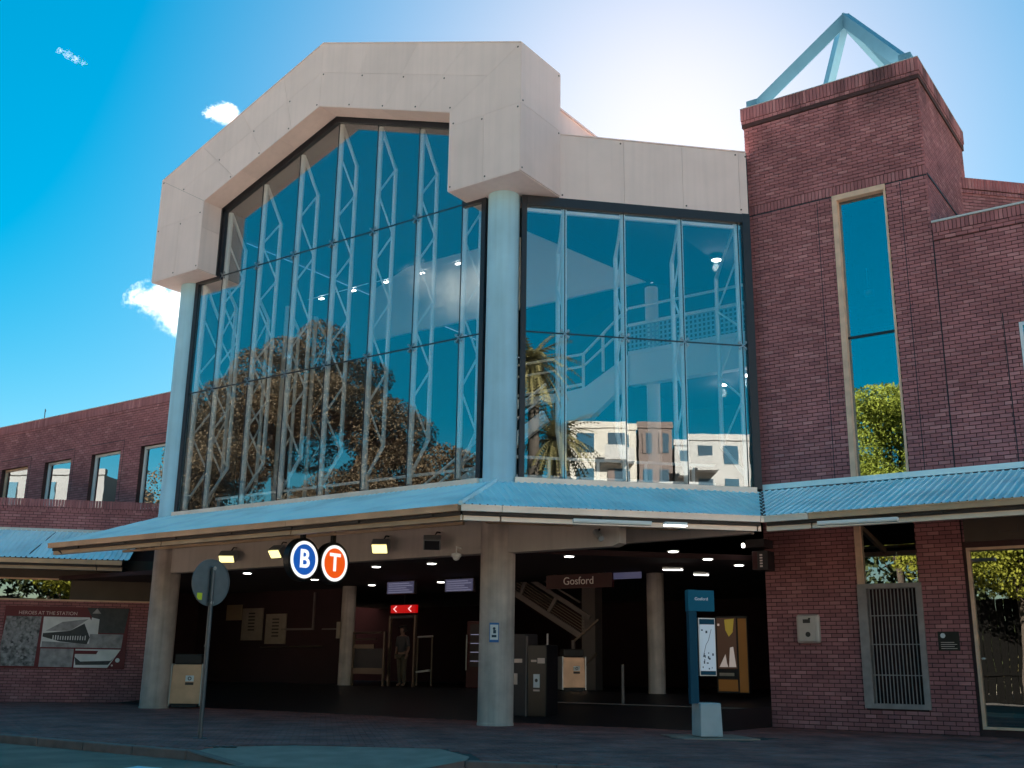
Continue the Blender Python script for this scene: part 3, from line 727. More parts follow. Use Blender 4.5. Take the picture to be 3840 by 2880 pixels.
# columns
for cx in (0, -LA):
    part('column', MB().lathe([(CR, 0), (CR, 4.6)], (cx, 0, 0), 40), 'column_concrete', hall, smooth=True)
    part('column', MB().lathe([(CR, 0), (CR, 7.5)], (cx, 0, 4.601), 40), 'column_paint', hall, smooth=True)
    part('column_base', MB().lathe([(CR+.012, 0), (CR+.012, .05), (CR+.001, .06)], (cx, 0, 0), 40), 'column_concrete', hall, smooth=True)
part('edge_beam', MB().box((-LA+.2, -.14, 3.57), (-.2, .14, 4.7)), 'beam', hall)
part('edge_beam', MB().hexa([(.2, -.14, 3.56), (2.95, -.14, 3.56), (2.95, .14, 3.56), (.2, .14, 3.56), (.2, -.14, 4.7), (2.95, -.14, 4.22), (2.95, .14, 4.22), (.2, .14, 4.7)]).hexa([(2.95, -.14, 3.561), (3.1, -.14, 3.62), (3.1, .14, 3.62), (2.95, .14, 3.561), (2.95, -.14, 4.2), (3.1, -.14, 4.15), (3.1, .14, 4.15), (2.95, .14, 4.2)]), 'beam', hall)
part('soffit_beam', MB().hexa([(1.7, 1.5, 3.81), (5.2, 1.5, 3.86), (5.2, 1.7, 3.86), (1.7, 1.7, 3.81), (1.7, 1.5, 4.6), (5.2, 1.5, 4.15), (5.2, 1.7, 4.15), (1.7, 1.7, 4.6)]), 'beam', hall)
# glazing frames
fr = MB()
gx0, gx1 = -LA+CR-.02, -CR+.0
gy = -GLY
fr.box((gx0, gy-.06, Z0), (gx0+.13, gy+.06, 12.03)); fr.box((gx1-.12, gy-.06, Z0), (gx1, gy+.06, 12.03))
fr.box((gx0+.13, gy-.06, 11.93), (-10.075, gy+.06, 12.028)); fr.box((-.962, gy-.06, 11.93), (gx1-.12, gy+.06, 12.028))
fr.box((gx0, gy-.05, Z0-.08), (gx1, gy+.05, Z0))
def strip_poly(pts, w):
    pass
fi = .12
fr.box((-10.075, gy-.06, 11.93), (-10.075+fi, gy+.06, 14.1)); fr.box((-.962-fi, gy-.06, 11.93), (-.962, gy+.06, 14.1))
for a, b in ((INN[1], INN[2]), (INN[2], INN[3])):
    fr.prism([(a[0], gy-.06, a[1]), (b[0], gy-.06, b[1]), (b[0], gy-.06, b[1]-fi*1.3), (a[0], gy-.06, a[1]-fi*1.3)], Y, .12)
part('glazing_frame', fr, 'dark_frame', hall)
fb = MB()
fb.obox((0, 0, 0), D45, N45, Z, (CR+.02, GLY-.06, Z0), (CR+.14, GLY+.06, 12.0)).obox((0, 0, 0), D45, N45, Z, (5.86, GLY-.06, Z0-.05), (6.05, GLY+.09, 12.0)).obox((0, 0, 0), D45, N45, Z, (CR+.14, GLY-.06, 11.76), (5.86, GLY+.08, 11.99)).obox((0, 0, 0), D45, N45, Z, (CR+.02, GLY-.05, Z0-.08), (5.86, GLY+.05, Z0))
part('glazing_frame', fb, 'dark_frame', hall)
part('sill_flashing', MB().box((gx0, gy-.14, Z0-.16), (gx1, gy-.06, Z0-.02)), 'gutter_pale', hall)
part('sill_flashing', MB().obox((0, 0, 0), D45, N45, Z, (.3, GLY+.06, Z0-.16), (5.9, GLY+.14, Z0-.02)), 'gutter_pale', hall)
def tilted(mb, n):   # no pane hangs perfectly true
    a, b = random.uniform(-.003, .003), random.uniform(-.0022, .0022); n = Vector(n)
    cs = sum((Vector(v) for v in mb.v), Vector())/len(mb.v); u = Z.cross(n).normalized()
    mb.v = [tuple(Vector(v)+n*(a*(Vector(v)-cs).dot(u)+b*(v[2]-cs.z))) for v in mb.v]
    return mb
# glass panes, one per bay and tier; dark seals between them
SP = 1.462
TX = [-1.117-SP*i for i in range(7)]
gtop = lambda x: 15.744-.355*abs(x+5.52)-fi*1.3 if -10.075 < x < -.962 else 11.93
seal = MB()
bx = [gx0+.13]+sorted(TX)+[gx1-.12]
for tier, (za, zb) in enumerate(((Z0, Z1), (Z1, Z2), (Z2, None))):
    for i in range(len(bx)-1):
        a, b = bx[i]+.006, bx[i+1]-.006
        if tier == 1 or tier == 0:
            zt = zb-.006 if not (tier == 1 and (b < -10 or a > -1.0)) else 11.93
            part('glass_pane', tilted(MB().box((a, gy-.006, za+.006), (b, gy+.006, zt)), Y), 'glass_front', hall)
        else:
            a = max(a, -10.075+fi); b = min(b, -.962-fi)
            if b-a < .05: continue
            pts = [(a, za+.006), (b, za+.006), (b, gtop(b))]+([(-5.52, gtop(-5.52))] if a < -5.52 < b else [])+[(a, gtop(a))]
            part('glass_pane', tilted(MB().prism([(x, gy-.006, z) for x, z in pts], Y, .012), Y), 'glass_front', hall)
for x in TX: seal.box((x-.009, gy-.012, Z0), (x+.009, gy+.012, gtop(x)))
for z in (Z1, Z2): seal.box((gx0+.13, gy-.014, z-.014), (gx1-.12, gy+.014, z+.014)) if z == Z1 else seal.box((-10.075+fi, gy-.014, z-.014), (-.962-fi, gy+.014, z+.014))
part('glazing_seal', seal, 'seal', hall)
bl = [1.439+1.44*i for i in range(4)]
bb = [CR+.14]+bl+[5.86]
seal = MB()
PB_ = lambda s, o, z: D45*s+N45*o+Z*z
for za, zb in ((Z0, Z1), (Z1, 11.76)):
    for i in range(5):
        part('glass_pane', tilted(MB().obox((0, 0, 0), D45, N45, Z, (bb[i]+.006, GLY-.006, za+.006), (bb[i+1]-.006, GLY+.006, zb-.006)), N45), 'glass_side', hall)
for s in bl: seal.obox((0, 0, 0), D45, N45, Z, (s-.009, GLY-.012, Z0), (s+.009, GLY+.012, 11.76))
seal.obox((0, 0, 0), D45, N45, Z, (bb[0], GLY-.014, Z1-.014), (5.86, GLY+.014, Z1+.014))
part('glazing_seal', seal, 'seal', hall)
# spider fittings where four panes meet
def spider(c, u, n):
    m = MB()
    for a, b in ((1, 1), (1, -1)):
        d = (Vector(u)*a+Z*b).normalized(); m.beam(Vector(c)-d*.11+Vector(n)*.02, Vector(c)+d*.11+Vector(n)*.02, .03, .02, up=n)
    for a in (-1, 1):
        for b in (-1, 1): m.disc(Vector(c)+(Vector(u)*a+Z*b).normalized()*.11+Vector(n)*.014, n, .032, .02, 10)
    return part('glass_fitting', m, 'steel_fit', hall)
for x in TX:
    for z in (Z1, Z2):
        if z == Z2 and not (-10 < x < -1.2): continue
        spider((x, gy, z), X, -Y)
for s in bl: spider(PB_(s, GLY, Z1), D45, N45)
# wind trusses behind the glass: front chord, kinked rear chord, zigzag braces
def truss(p0, inw, zb, zt, depth):
    p0 = Vector(p0); inw = Vector(inw)
    P = lambda o, z: Vector((p0.x, p0.y, 0))+inw*o+Z*z
    t = part('truss', MB().tube([P(0, zb), P(0, zt)], .072, 10), 'steel_white', hall, smooth=True)
    k = .95
    part('rear_chord', MB().tube([P(.05, zb+.25), P(depth, zb+k+.25), P(depth, zt-k), P(.05, zt-.06)], .056, 10), 'steel_white', t, smooth=True)
    zz = zb+k+.25; n = max(2, int((zt-k-zz)/.86)); st = (zt-k-zz)/n
    side = 1
    for i in range(n):
        a, b = (depth, 0) if side > 0 else (0, depth); side = -side
        part('brace', MB().tube([P(a, zz+i*st), P(b, zz+(i+1)*st)], .027, 6, False), 'steel_white', t, smooth=True)
    return t
for x in TX: truss((x, gy+.11, 0), Y, Z0+.05, gtop(x)-.03, .64)
truss((gx0+.26, gy+.11, 0), Y, Z0+.05, 11.9, .64)
for k in range(4): truss((-11.6, 1.3+k*1.3, 0), X, Z0+.05, 12.6, .62)      # the same trusses run back along the left side
for i, s in enumerate(bl): truss(PB_(s, GLY-.11, 0), -N45, Z0+.05, 11.85, .66 if i < 3 else 1.45)
part('head_rail', MB().obox((0, 0, 0), D45, N45, Z, (.5, GLY-.16, 11.66), (5.86, GLY-.08, 11.74)), 'steel_white', hall)

# ---- inside the hall: white bulkhead, footbridge with railings, stair
part('bulkhead', MB().prism([(-4.94, 8., 15.2), (-.53, 8., 12.51), (-4.94, 8., 12.5)], Y, .12).box((-11.8, 8., 12.5), (-4.94, 8.12, 15.)), 'white_paint', hall)
part('round_pier', MB().lathe([(.2, 0), (.2, 7.4)], (-.52, 8.4, 5.0), 20), 'white_paint', hall, smooth=True)
br = part('footbridge', MB().box((-1.12, 8, 9.34), (4.4, 8.3, 10.3)).box((-1.12, 7.97, 10.25), (4.4, 8.0, 10.38)), 'white_paint', hall)
part('bridge_ceiling', MB().box((-1.1, 8.3, 9.4), (4.4, 12, 9.5)), 'hall_ceiling', hall)
part('rail', MB().tube([(-1.1, 8., 11.74), (4.4, 8., 11.76)], .045, 8).tube([(-1.1, 8., 11.2), (4.4, 8., 11.22)], .055, 8), 'steel_white', br, smooth=True)
pf = MB()
for i in range(40):
    xx = -1.08+i*.138
    if xx < 4.3: pf.box((xx, 7.99, 10.4), (xx+.055, 8.02, 11.15))
for i in range(6): pf.box((-1.1, 7.985, 10.42+i*.14), (4.4, 7.99, 10.475+i*.14))
part('perforated_panel', pf, 'perforated', br)
stp = part('stair', MB().prism([(-3.35, 8.0, 8.5), (-2.5, 8., 8.5), (-1.1, 8., 9.5), (-1.1, 8., 10.3), (-2.65, 8., 9.5), (-3.35, 8., 9.45)], Y, .25).box((-6.2, 8., 9.2), (-3.3, 8.2, 9.45)), 'white_paint', hall)
part('rail', MB().tube([(-6., 8, 10.59), (-2.7, 8, 10.56), (-1.15, 8, 11.74)], .045, 8).tube([(-2.7, 8, 9.5), (-2.7, 8, 10.56)], .05, 8).tube([(-2.0, 8, 9.9), (-2.0, 8, 11.08)], .05, 8).tube([(-6., 8, 10.2), (-2.7, 8, 10.17), (-1.15, 8, 11.2)], .04, 8).tube([(-6., 8, 9.55), (-2.7, 8, 9.6)], .05, 8), 'steel_white', stp, smooth=True)
fl = part('floor_railing', MB().box((-11, 1.15, 5.75), (-.7, 1.19, 5.82)).box((-11, 1.15, 5.3), (-.7, 1.19, 5.36)), 'white_paint', hall)
for i in range(8): part('post', MB().box((-10.9+i*1.45, 1.14, 5.0), (-10.84+i*1.45, 1.2, 5.75)), 'white_paint', fl)
fl = part('side_railing', MB().obox((0, 0, 0), D45, N45, Z, (-.2, -1.55, 6.0), (5.6, -1.5, 6.07)).obox((0, 0, 0), D45, N45, Z, (-.2, -1.55, 5.55), (5.6, -1.5, 5.61)), 'white_paint', hall)
for i in range(5): part('post', MB().obox((0, 0, 0), D45, N45, Z, (.2+i*1.2, -1.56, 5.0), (.27+i*1.2, -1.49, 6.0)), 'white_paint', fl)
esc = part('stair_flight', MB().beam((-4.9, 3.2, 5.1), (-.9, 3.2, 7.4), .12, .34).beam((-4.9, 3.2, 5.95), (-.9, 3.2, 8.25), .05, .06).beam((-4.9, 3.2, 5.65), (-.9, 3.2, 7.95), .05, .05), 'white_paint', hall)
dn = []
for (x, y, z) in ((1.2, 9.4, 13.3), (-2.94, 9, 13.3), (2.23, 8.9, 9.38), (1.21, 9.5, 9.38)): dn.append((x, y, z))

# ------------------------------------------------------------------ awnings
awn = thing('street_awning', 'long blue-grey corrugated awning folded around the station corner', 'awning', (0, -1.5, 4))
ZT, ZE, EO = 5.16, 4.17, 2.9
SLO = (ZT-ZE)/(EO-.12)
def roof_sheet(parent, org, d, n, l0, l1, omin, omax, pitch=.15, amp=.026, zt=ZT, slope=SLO):
    m = MB(); ls = []; l = l0
    prof = [(0, 0), (.32, 0), (.42, 1), (.58, 1), (.68, 0)]
    k = 0
    while True:
        done = False
        for f, h in prof:
            q = l0+(k+f)*pitch
            if q > l1: done = True; break
            ls.append((q, h*amp))
        if done: break
        k += 1
    vs = []; fs = []
    NO = 5
    for q, h in ls:
        a, b = omin(q), omax(q)
        for j in range(NO):
            o = a+(b-a)*j/(NO-1); p = Vector(org)+Vector(d)*q+Vector(n)*o; vs.append((p.x, p.y, zt-slope*(o-.12)+h+.004*math.sin(q*1.7+j)))
    for i in range(len(ls)-1):
        if omax(ls[i][0])-omin(ls[i][0]) < .01 and omax(ls[i+1][0])-omin(ls[i+1][0]) < .01: continue
        for j in range(NO-1): fs.append((i*NO+j, i*NO+j+1, (i+1)*NO+j+1, (i+1)*NO+j))
    m.add(vs, fs); me = bpy.data.meshes.new('roof_sheet'); me.from_pydata(m.v, [], m.f); me.update()
    return link('roof_sheet', me, 'roof_metal', parent)
T = math.tan(R(22.5))
tipx = lambda o: -11.62-(o-.12)*.31
clampo = lambda v: min(max(v, .12), EO)
# A: along X, normal -Y
roof_sheet(awn, (0, 0, 0), X, -Y, tipx(EO), T*EO, lambda l: clampo(l/T) if l > 0 else (.12 if l > tipx(.12) else clampo(.12+(-11.62-l)/.31)), lambda l: EO)
# B: along D45, normal N45 ; hip l=-T o, valley l=6.116-T o
roof_sheet(awn, (0, 0, 0), D45, N45, -T*EO, 6.116-.05, lambda l: clampo(-l/T) if l < 0 else .12, lambda l: clampo((6.116-l)/T))
# C: along X from the valley
roof_sheet(awn, (0, TY0, 0), X, -Y, TX0+T*.12, 16, lambda l: .12, lambda l: clampo((l-TX0)/T))
zr = lambda o: ZT-SLO*(o-.12)
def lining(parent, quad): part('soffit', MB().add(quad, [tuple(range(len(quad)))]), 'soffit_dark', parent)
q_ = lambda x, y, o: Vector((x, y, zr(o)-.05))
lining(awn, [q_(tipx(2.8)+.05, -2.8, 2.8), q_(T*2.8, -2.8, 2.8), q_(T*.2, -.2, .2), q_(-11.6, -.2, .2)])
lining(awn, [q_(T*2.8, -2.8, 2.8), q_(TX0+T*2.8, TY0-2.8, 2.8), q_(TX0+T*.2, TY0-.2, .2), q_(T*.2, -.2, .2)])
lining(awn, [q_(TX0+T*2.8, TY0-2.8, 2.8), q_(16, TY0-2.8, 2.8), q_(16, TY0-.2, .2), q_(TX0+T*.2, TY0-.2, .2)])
part('hip_cap', MB().tube([(T*.12, -.12, zr(.12)+.035), (T*EO, -EO, zr(EO)+.035)], .05, 6), 'roof_metal', awn)
part('valley_gutter', MB().beam((TX0+T*.15, TY0-.15, zr(.15)+.012), (TX0+T*EO, TY0-EO, zr(EO)+.012), .1, .02), 'dark_steel', awn)
part('wall_flashing', MB().box((TX0+.1, TY0-.14, ZT+.03), (16, TY0-.03, ZT+.15)), 'roof_metal', awn)
part('wall_flashing', MB().box((-11.7, -.23, ZT-.03), (-.3, -.13, ZT+.06)), 'roof_metal', awn)
# gutter (upper strip), shadow gap with packers, lower fascia rail, joint by joint
hipP = Vector((T*EO, -EO, 0)); valP = Vector((TX0+T*EO, TY0-EO, 0)); tipP = Vector((tipx(EO), -EO, 0)); endP = Vector((16, TY0-EO, 0))
def eave(parent, a, b, n, cuts, cols, zt=ZE, inset2=.16):
    d = (b-a).normalized(); L = (b-a).length; n = Vector(n)
    for i in range(len(cuts)-1):
        s0, s1 = cuts[i]*L+.006, cuts[i+1]*L-.006
        m = MB()   # box gutter with a lip
        m.obox(a, d, n, Z, (s0, -.02, zt-.125), (s1, .07, zt-.01)); m.obox(a, d, n, Z, (s0, .07, zt-.03), (s1, .085, zt))
        part('gutter', m, cols[i % len(cols)], parent)
        part('fascia_rail', MB().obox(a, d, n, Z, (s0+.01, -inset2-.05, zt-.285), (s1-.01, -inset2+.06, zt-.175)), 'fascia_rail' if cols[0] == 'gutter' else 'gutter_pale', parent)
    part('shadow_gap', MB().obox(a, d, n, Z, (.05, -inset2-.04, zt-.19), (L-.05, -.04, zt-.10)), 'dark_steel', parent)
    k = int(L/1.9)
    for i in range(k):
        s = (i+.5)*L/k; part('packer', MB().obox(a, d, n, Z, (s-.28, -inset2-.02, zt-.178), (s+.28, .0, zt-.126)), 'dark_steel', parent)
eave(awn, tipP, hipP, -Y, [0, .33, .655, 1], ['gutter'])
eave(awn, hipP, valP, N45, [0, .13, .985, 1], ['gutter_pale'])
eave(awn, valP, endP, -Y, [0, .09, .47, 1], ['gutter_pale', 'gutter'])
part('awning_end', MB().prism([(tipx(EO), -EO, ZE-.02), (tipx(.12), -.12, ZT-.02), (tipx(.12), -.12, ZT-.3), (tipx(EO)+.4, -EO+.1, ZE-.28)], X, .05), 'dark_steel', awn)
# framing underneath: lattice trusses along the fold and rafters
def lattice(parent, a, b, h, n):
    a = Vector(a); b = Vector(b); m = MB(); m.beam(a, b, .06, .06); m.beam(a-Z*h, b-Z*h, .06, .06)
    for i in range(n):
        p = a.lerp(b, i/n); q = a.lerp(b, (i+.5)/n)-Z*h; r = a.lerp(b, (i+1)/n); m.beam(p, q, .03, .03); m.beam(q, r, .03, .03)
    return part('lattice_girder', m, 'fascia_rail', parent)
lattice(awn, (-11.3, -1.5, 4.38), (.2, -1.5, 4.38), .34, 26)
lattice(awn, (.7, -1.42, 4.38), (4.3, 2.2, 4.38), .34, 12)
for i in range(7):
    x = -10.9+i*1.78; part('rafter', MB().beam((x, -.1, 5.0), (x, -2.8, 4.05), .07, .12), 'dark_steel', awn)
for i in range(4):
    p = D45*(.3+i*1.5); part('rafter', MB().beam(p+N45*.15+Z*5.0, p+N45*2.75+Z*4.05, .07, .12), 'dark_steel', awn)
for i in range(5):
    x = 6.2+i*1.9; part('rafter', MB().beam((x, 4.25, 4.55), (x, 1.6, 4.0), .09, .12), 'fascia_rail', awn)
# lower awning at far left, on the splayed wall
aw2 = thing('side_awning', 'lower blue-grey awning at far left above the mural', 'awning', (-18, 0, 4))
roof_sheet(aw2, LB, D45, N45, -20, -9.4, lambda l: .06, lambda l: 2.0, zt=5.06, slope=.52)
part('wall_flashing', MB().obox(LB, D45, N45, Z, (-20, .02, 5.03), (-8.9, .1, 5.16)), 'coping', aw2)
part('hip_cap', MB().tube([LB+D45*-12.3+N45*2.0+Z*4.09, LB+D45*-12.0+N45*.1+Z*5.05], .02, 6), 'dark_steel', aw2)
eave(aw2, LB+D45*-20+N45*2.0, LB+D45*-9.6+N45*2.0, N45, [0, .5, .93, 1], ['gutter'], zt=4.06)
part('soffit', MB().obox(LB, D45, N45, Z, (-20, .02, 3.9), (-9.6, 1.9, 3.93)), 'soffit_dark', aw2)

# ------------------------------------------------------------------ concourse shell
con = thing('concourse', 'dark low concourse under the station hall, open to the street', 'room', (-6, 8, 0))
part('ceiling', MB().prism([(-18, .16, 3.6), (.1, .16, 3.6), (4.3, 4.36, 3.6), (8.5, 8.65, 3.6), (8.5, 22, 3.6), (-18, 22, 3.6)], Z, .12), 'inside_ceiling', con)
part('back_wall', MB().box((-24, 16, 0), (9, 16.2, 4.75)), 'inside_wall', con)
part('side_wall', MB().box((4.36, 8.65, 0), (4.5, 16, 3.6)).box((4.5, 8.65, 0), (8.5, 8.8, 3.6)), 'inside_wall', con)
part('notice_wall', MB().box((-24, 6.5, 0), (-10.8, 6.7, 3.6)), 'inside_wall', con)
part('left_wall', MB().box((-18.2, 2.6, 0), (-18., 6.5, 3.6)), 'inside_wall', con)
for cx, cz in ((.66, .56), (-10.13, .6)):
    part('round_pier', MB().lathe([(.22, 0), (.22, 3.05)], (cx, 6.0, cz-.02), 24), 'column_concrete', con, smooth=True)
part('square_pier', MB().box((-2.85, 8.1, .6), (-2.4, 8.5, 3.6)), 'stair_steel', con)
part('step_edge', MB().box((-2.6, 3.9, .37), (4.2, 3.95, .392)), 'stair_steel', con)
sx = part('pier_notice', MB().box((-10.36, 5.74, 2.0), (-10.2, 5.77, 2.5)), 'notice_paper', con)
rl = part('wall_rail', MB().tube([(-14.5, 6.4, 1.75), (-11.6, 6.4, 1.78)], .025, 6), 'gate_steel', con)
wfm = part('office_window', MB().box((-13.6, 6.44, 2.30), (-12.1, 6.5, 2.36)).box((-12.16, 6.44, 2.36), (-12.1, 6.5, 3.5)).box((-11.7, 6.44, 2.3), (-10.9, 6.5, 2.34)), 'stair_steel', con)

# ------------------------------------------------------------------ lights
DL = []
def downlight(x, y, z, label, r=.1, grp='ceiling downlights in the concourse'):
    t = thing('downlight', label, 'light', (x, y, z), grp)
    part('bezel', MB().disc((x, y, z-.004), -Z, r+.03, .02, 16), 'white_paint', t); part('lens', MB().disc((x, y, z-.025), -Z, r, .008, 16), 'lamp_on', t)
    if r > .12:
        l = bpy.data.lights.new('downlight_glow', 'POINT'); l.energy = 1.5; l.color = (1, .95, .88); l.shadow_soft_size = .12; lo = bpy.data.objects.new('downlight_glow', l); COL.objects.link(lo); lo.parent = t; lo.location = (0, 0, -.25)
dl = [(-9.2, 1.0, 'left end of the front row, behind the round sign'), (-4.65, 1.2, 'front row, between the two middle floodlights'), (-2.86, 1.21, 'front row, below the dark floodlight'),
      (-9.04, 3.39, 'second row, just under the blue B sign'), (-8.9, 5.68, 'third row, beside the pier behind the T sign'), (-6.2, 5.7, 'third row, between the two departure screens'),
      (.99, 1.32, 'front row, just right of the corner column'), (3.47, 1.49, 'front row, above the white tube fitting near the pylon'), (3.44, 3.24, 'second row, directly over the blue pylon'), (3.48, 4.86, 'back row, nearest the tower wall')]
for x, y, s in dl: downlight(x, y, 3.6, 'lit round ceiling downlight, '+s)
for (x, y, z), s in zip(dn, ('high in the hall roof right of the bulkhead', 'high in the hall left of the stair', 'under the footbridge near the tower', 'under the footbridge above the lower stair')):
    downlight(x, y, z, 'lit downlight seen through the side glass, '+s, .13, 'downlights inside the glazed hall')
for i in range(6):
    x_ = -9.3+i*1.35
    t = thing('pendant_lamp', ['lit lamp on a wire behind the tall glass, leftmost of the row', 'lit lamp on a wire, second from the left behind the tall glass', 'lit lamp on a wire, third from the left behind the tall glass', 'lit lamp on a wire, third from the right behind the tall glass', 'lit lamp on a wire, second from the right behind the tall glass', 'lit lamp on a wire, rightmost of the row near the corner column'][i], 'light', (x_, 3.2, 12.2), 'lamps on wires behind the tall glass')
    part('lens', MB().box((x_-.08, 3.16, 12.2), (x_+.08, 3.24, 12.22)), 'lamp_on', t); part('wire', MB().tube([(x_-.6, 3.2, 12.3), (x_+.6, 3.2, 12.32)], .012, 5).tube([(x_, 3.2, 12.24), (x_, 3.2, 12.31)], .01, 5), 'steel_white', t)
def flood(x0, x1, z0, z1, on, label, yaw=0):
    c = Vector(((x0+x1)/2, -.42, (z0+z1)/2)); t = thing('floodlight', label, 'floodlight', c, 'floodlights along the beam')
    w, h = (x1-x0)*.42, (z1-z0)*.46
    d = Vector((math.sin(yaw), -math.cos(yaw), -.75)).normalized(); u = Vector((math.cos(yaw), math.sin(yaw), 0)); v = u.cross(d).normalized(); v = v if v.z > 0 else -v
    part('housing', MB().obox(c, u, v, d, (-w, -h*.8, -.14), (w, h*.8, .1)), 'flood_case', t, bevel=.015)
    part('lens', MB().obox(c, u, v, d, (-w*.86, -h*.66, .1), (w*.86, h*.66, .115)), 'flood_on' if on else 'flood_off', t)
    part('bracket', MB().tube([c+Vector((0, .05, .1)), (c.x, -.25, c.z+.26), (c.x, -.14, c.z+.26)], .018, 6), 'dark_steel', t)
flood(-8.62, -8.1, 3.70, 4.0, True, 'yellow-lit box floodlight at the left end of the beam', .5)
flood(-6.75, -6.27, 3.72, 4.06, True, 'yellow-lit box floodlight just left of the blue B sign', .0)
flood(-3.3, -2.83, 3.66, 4.02, True, 'yellow-lit box floodlight right of the orange T sign', .5)
flood(-1.76, -1.3, 3.66, 4.02, False, 'unlit dark-faced floodlight nearest the corner column', .7)
t = thing('security_camera', 'small white dome camera hanging under the beam by the corner column', 'camera', (-.92, -.3, 3.55))
part('mount', MB().beam((-.92, -.14, 3.72), (-.92, -.3, 3.72), .03, .03).tube([(-.92, -.3, 3.74), (-.92, -.3, 3.6)], .015, 6), 'white_paint', t)
part('dome', MB().lathe([(.02, -.07), (.06, -.05), (.085, 0), (.11, .02), (.11, .08), (.05, .1)], (-.92, -.3, 3.5), 16), 'white_paint', t, smooth=True)
def tube_light(a, b, lit, label):
    a = Vector(a); b = Vector(b); t = thing('tube_light', label, 'light', (a+b)/2, 'fluorescent fittings under the awning and ceiling')
    part('housing', MB().beam(a+Z*.03, b+Z*.03, .14, .05), 'white_paint', t); part('diffuser', MB().beam(a, b, .11, .03), 'tube_on' if lit else 'tube_off', t)
tube_light((3.3, -2.2, 3.78), (4.35, -1.15, 3.78), False, 'unlit long fluorescent fitting under the awning fold')
tube_light((4.55, -.98, 3.78), (4.85, -.68, 3.78), True, 'short bright lit fitting beside the unlit fluorescent under the awning')
tube_light((7.02, .33, 3.78), (8.43, .45, 3.78), False, 'unlit fluorescent fitting under the awning in front of the tower')
tube_light((1.95, 4., 3.47), (2.42, 4., 3.45), True, 'bright lit tube fitting left of the blue pylon header')
tube_light((2.72, 4.05, 3.33), (3.05, 4.05, 3.31), True, 'bright lit tube fitting just above the blue pylon header')
t = thing('beam_camera', 'cylindrical camera tilted down on the beam right of the corner column', 'camera', (2.75, -.3, 3.8))
part('body', MB().tube([(2.6, -.22, 3.86), (2.85, -.42, 3.68)], .06, 12), 'flood_case', t, smooth=True); part('arm', MB().tube([(2.65, -.14, 3.92), (2.65, -.26, 3.84)], .02, 6), 'dark_steel', t)

# ------------------------------------------------------------------ signs
def roundel(y, letter, m, label, zc=3.40, x=-3.6):
    t = thing('transport_sign', label, 'sign', (x, y, zc), 'round transport signs under the awning')
    part('drum', MB().disc((x-.16, y, zc), X, .47, .16, 48), 'black_metal', t)
    part('ring', MB().disc((x, y, zc), X, .405, .012, 48, .335), 'sign_white', t); part('face', MB().disc((x, y, zc), X, .335, .008, 48), m, t)
    text('letter', letter, 'sign_white', t, (x+.012, y, zc), Y, Z, .40, .012, bold=.012)
    part('hanger', MB().box((x-.12, y-.05, zc+.46), (x-.04, y+.05, 4.2)), 'black_metal', t)
roundel(-2.28, 'B', 'sign_blue', 'round blue bus sign with a white letter B under the awning')
roundel(-1.34, 'T', 'sign_orange', 'round orange train sign with a white letter T under the awning')
# traffic sign seen from behind
px, py = -.6, -7.16
t = thing('traffic_sign', 'plain grey back of a round traffic sign on a leaning pole at the kerb', 'sign', (px, py, 0))
part('pole', MB().tube([(px, py, 0), (px-.02, py, 2.7)], .038, 14), 'galv', t, smooth=True)
part('foot_plate', MB().disc((px, py, 0.001), Z, .11, .01, 16), 'galv', t)
pl_ = part('disc', MB().disc((px-.06, py, 2.45), -X, .385, .006, 48), 'sign_back', t)
part('stiffener', MB().disc((px-.056, py, 2.45), X, .385, .008, 48, .37), 'sign_back', t)
part('bolt', MB().disc((px-.05, py-.0, 2.68), X, .035, .07, 8), 'steel_fit', t); part('bolt', MB().disc((px-.05, py, 2.12), X, .03, .07, 8), 'steel_fit', t)
part('sticker', MB().box((px-.062, py-.26, 2.16), (px-.052, py-.16, 2.27)), 'sticker_yellow', t)
part('cap', MB().disc((px-.02, py, 1.42), Z, .048, .03, 12), 'galv', t)
# station name sign
t = thing('station_sign', 'dim red hanging sign reading Gosford inside the concourse', 'sign', (-1.04, 5, 3.38))
part('board', MB().box((-2.04, 5., 3.2), (-.04, 5.08, 3.56)), 'red_sign', t); text('lettering', 'Gosford', 'sign_cream', t, (-1.04, 4.99, 3.38), X, Z, .20, .01)
part('hanger', MB().box((-1.8, 5.03, 3.56), (-1.76, 5.05, 3.6)).box((-.3, 5.03, 3.56), (-.26, 5.05, 3.6)), 'black_metal', t)
# red arrow sign
t = thing('arrow_sign', 'small glowing red sign with two white left arrows over the ticket gates', 'sign', (-7, 5, 2.8))
part('case', MB().box((-7.48, 5.0, 2.68), (-6.53, 5.1, 2.90)), 'red_lit', t)
for ax in (-7.32, -6.76):
    m = MB(); m.beam((ax+.07, 4.985, 2.87), (ax-.03, 4.985, 2.79), .02, .035, up=-Y).beam((ax+.07, 4.985, 2.71), (ax-.03, 4.985, 2.79), .02, .035, up=-Y); part('arrow', m, 'white_lit', t)
part('drop_rod', MB().tube([(-7, 5.05, 2.9), (-7, 5.05, 3.6)], .015, 6), 'black_metal', t)
for (a, b), s in (((-7.32, -6.26), 'left departure screen with faint blue lines above the arrow sign'), ((-5.17, -4.15), 'right departure screen with faint blue lines near the corner column')):
    t = thing('departure_screen', s, 'screen', ((a+b)/2, 4.6, 3.4), 'departure screens hanging in the concourse')
    part('case', MB().box((a, 4.6, 3.18), (b, 4.7, 3.55)), 'gate_dark', t)
    part('display', MB().box((a+.03, 4.592, 3.2), (b-.03, 4.6, 3.53)), 'screen_lit', t)
    for i in range(5): part('text_line', MB().box((a+.08, 4.586, 3.22+i*.062), (b-.08-.12*(i % 3), 4.592, 3.24+i*.062)), 'screen_text', t)
    part('hanger', MB().tube([((a+b)/2, 4.65, 3.55), ((a+b)/2, 4.65, 3.6)], .02, 6), 'black_metal', t)
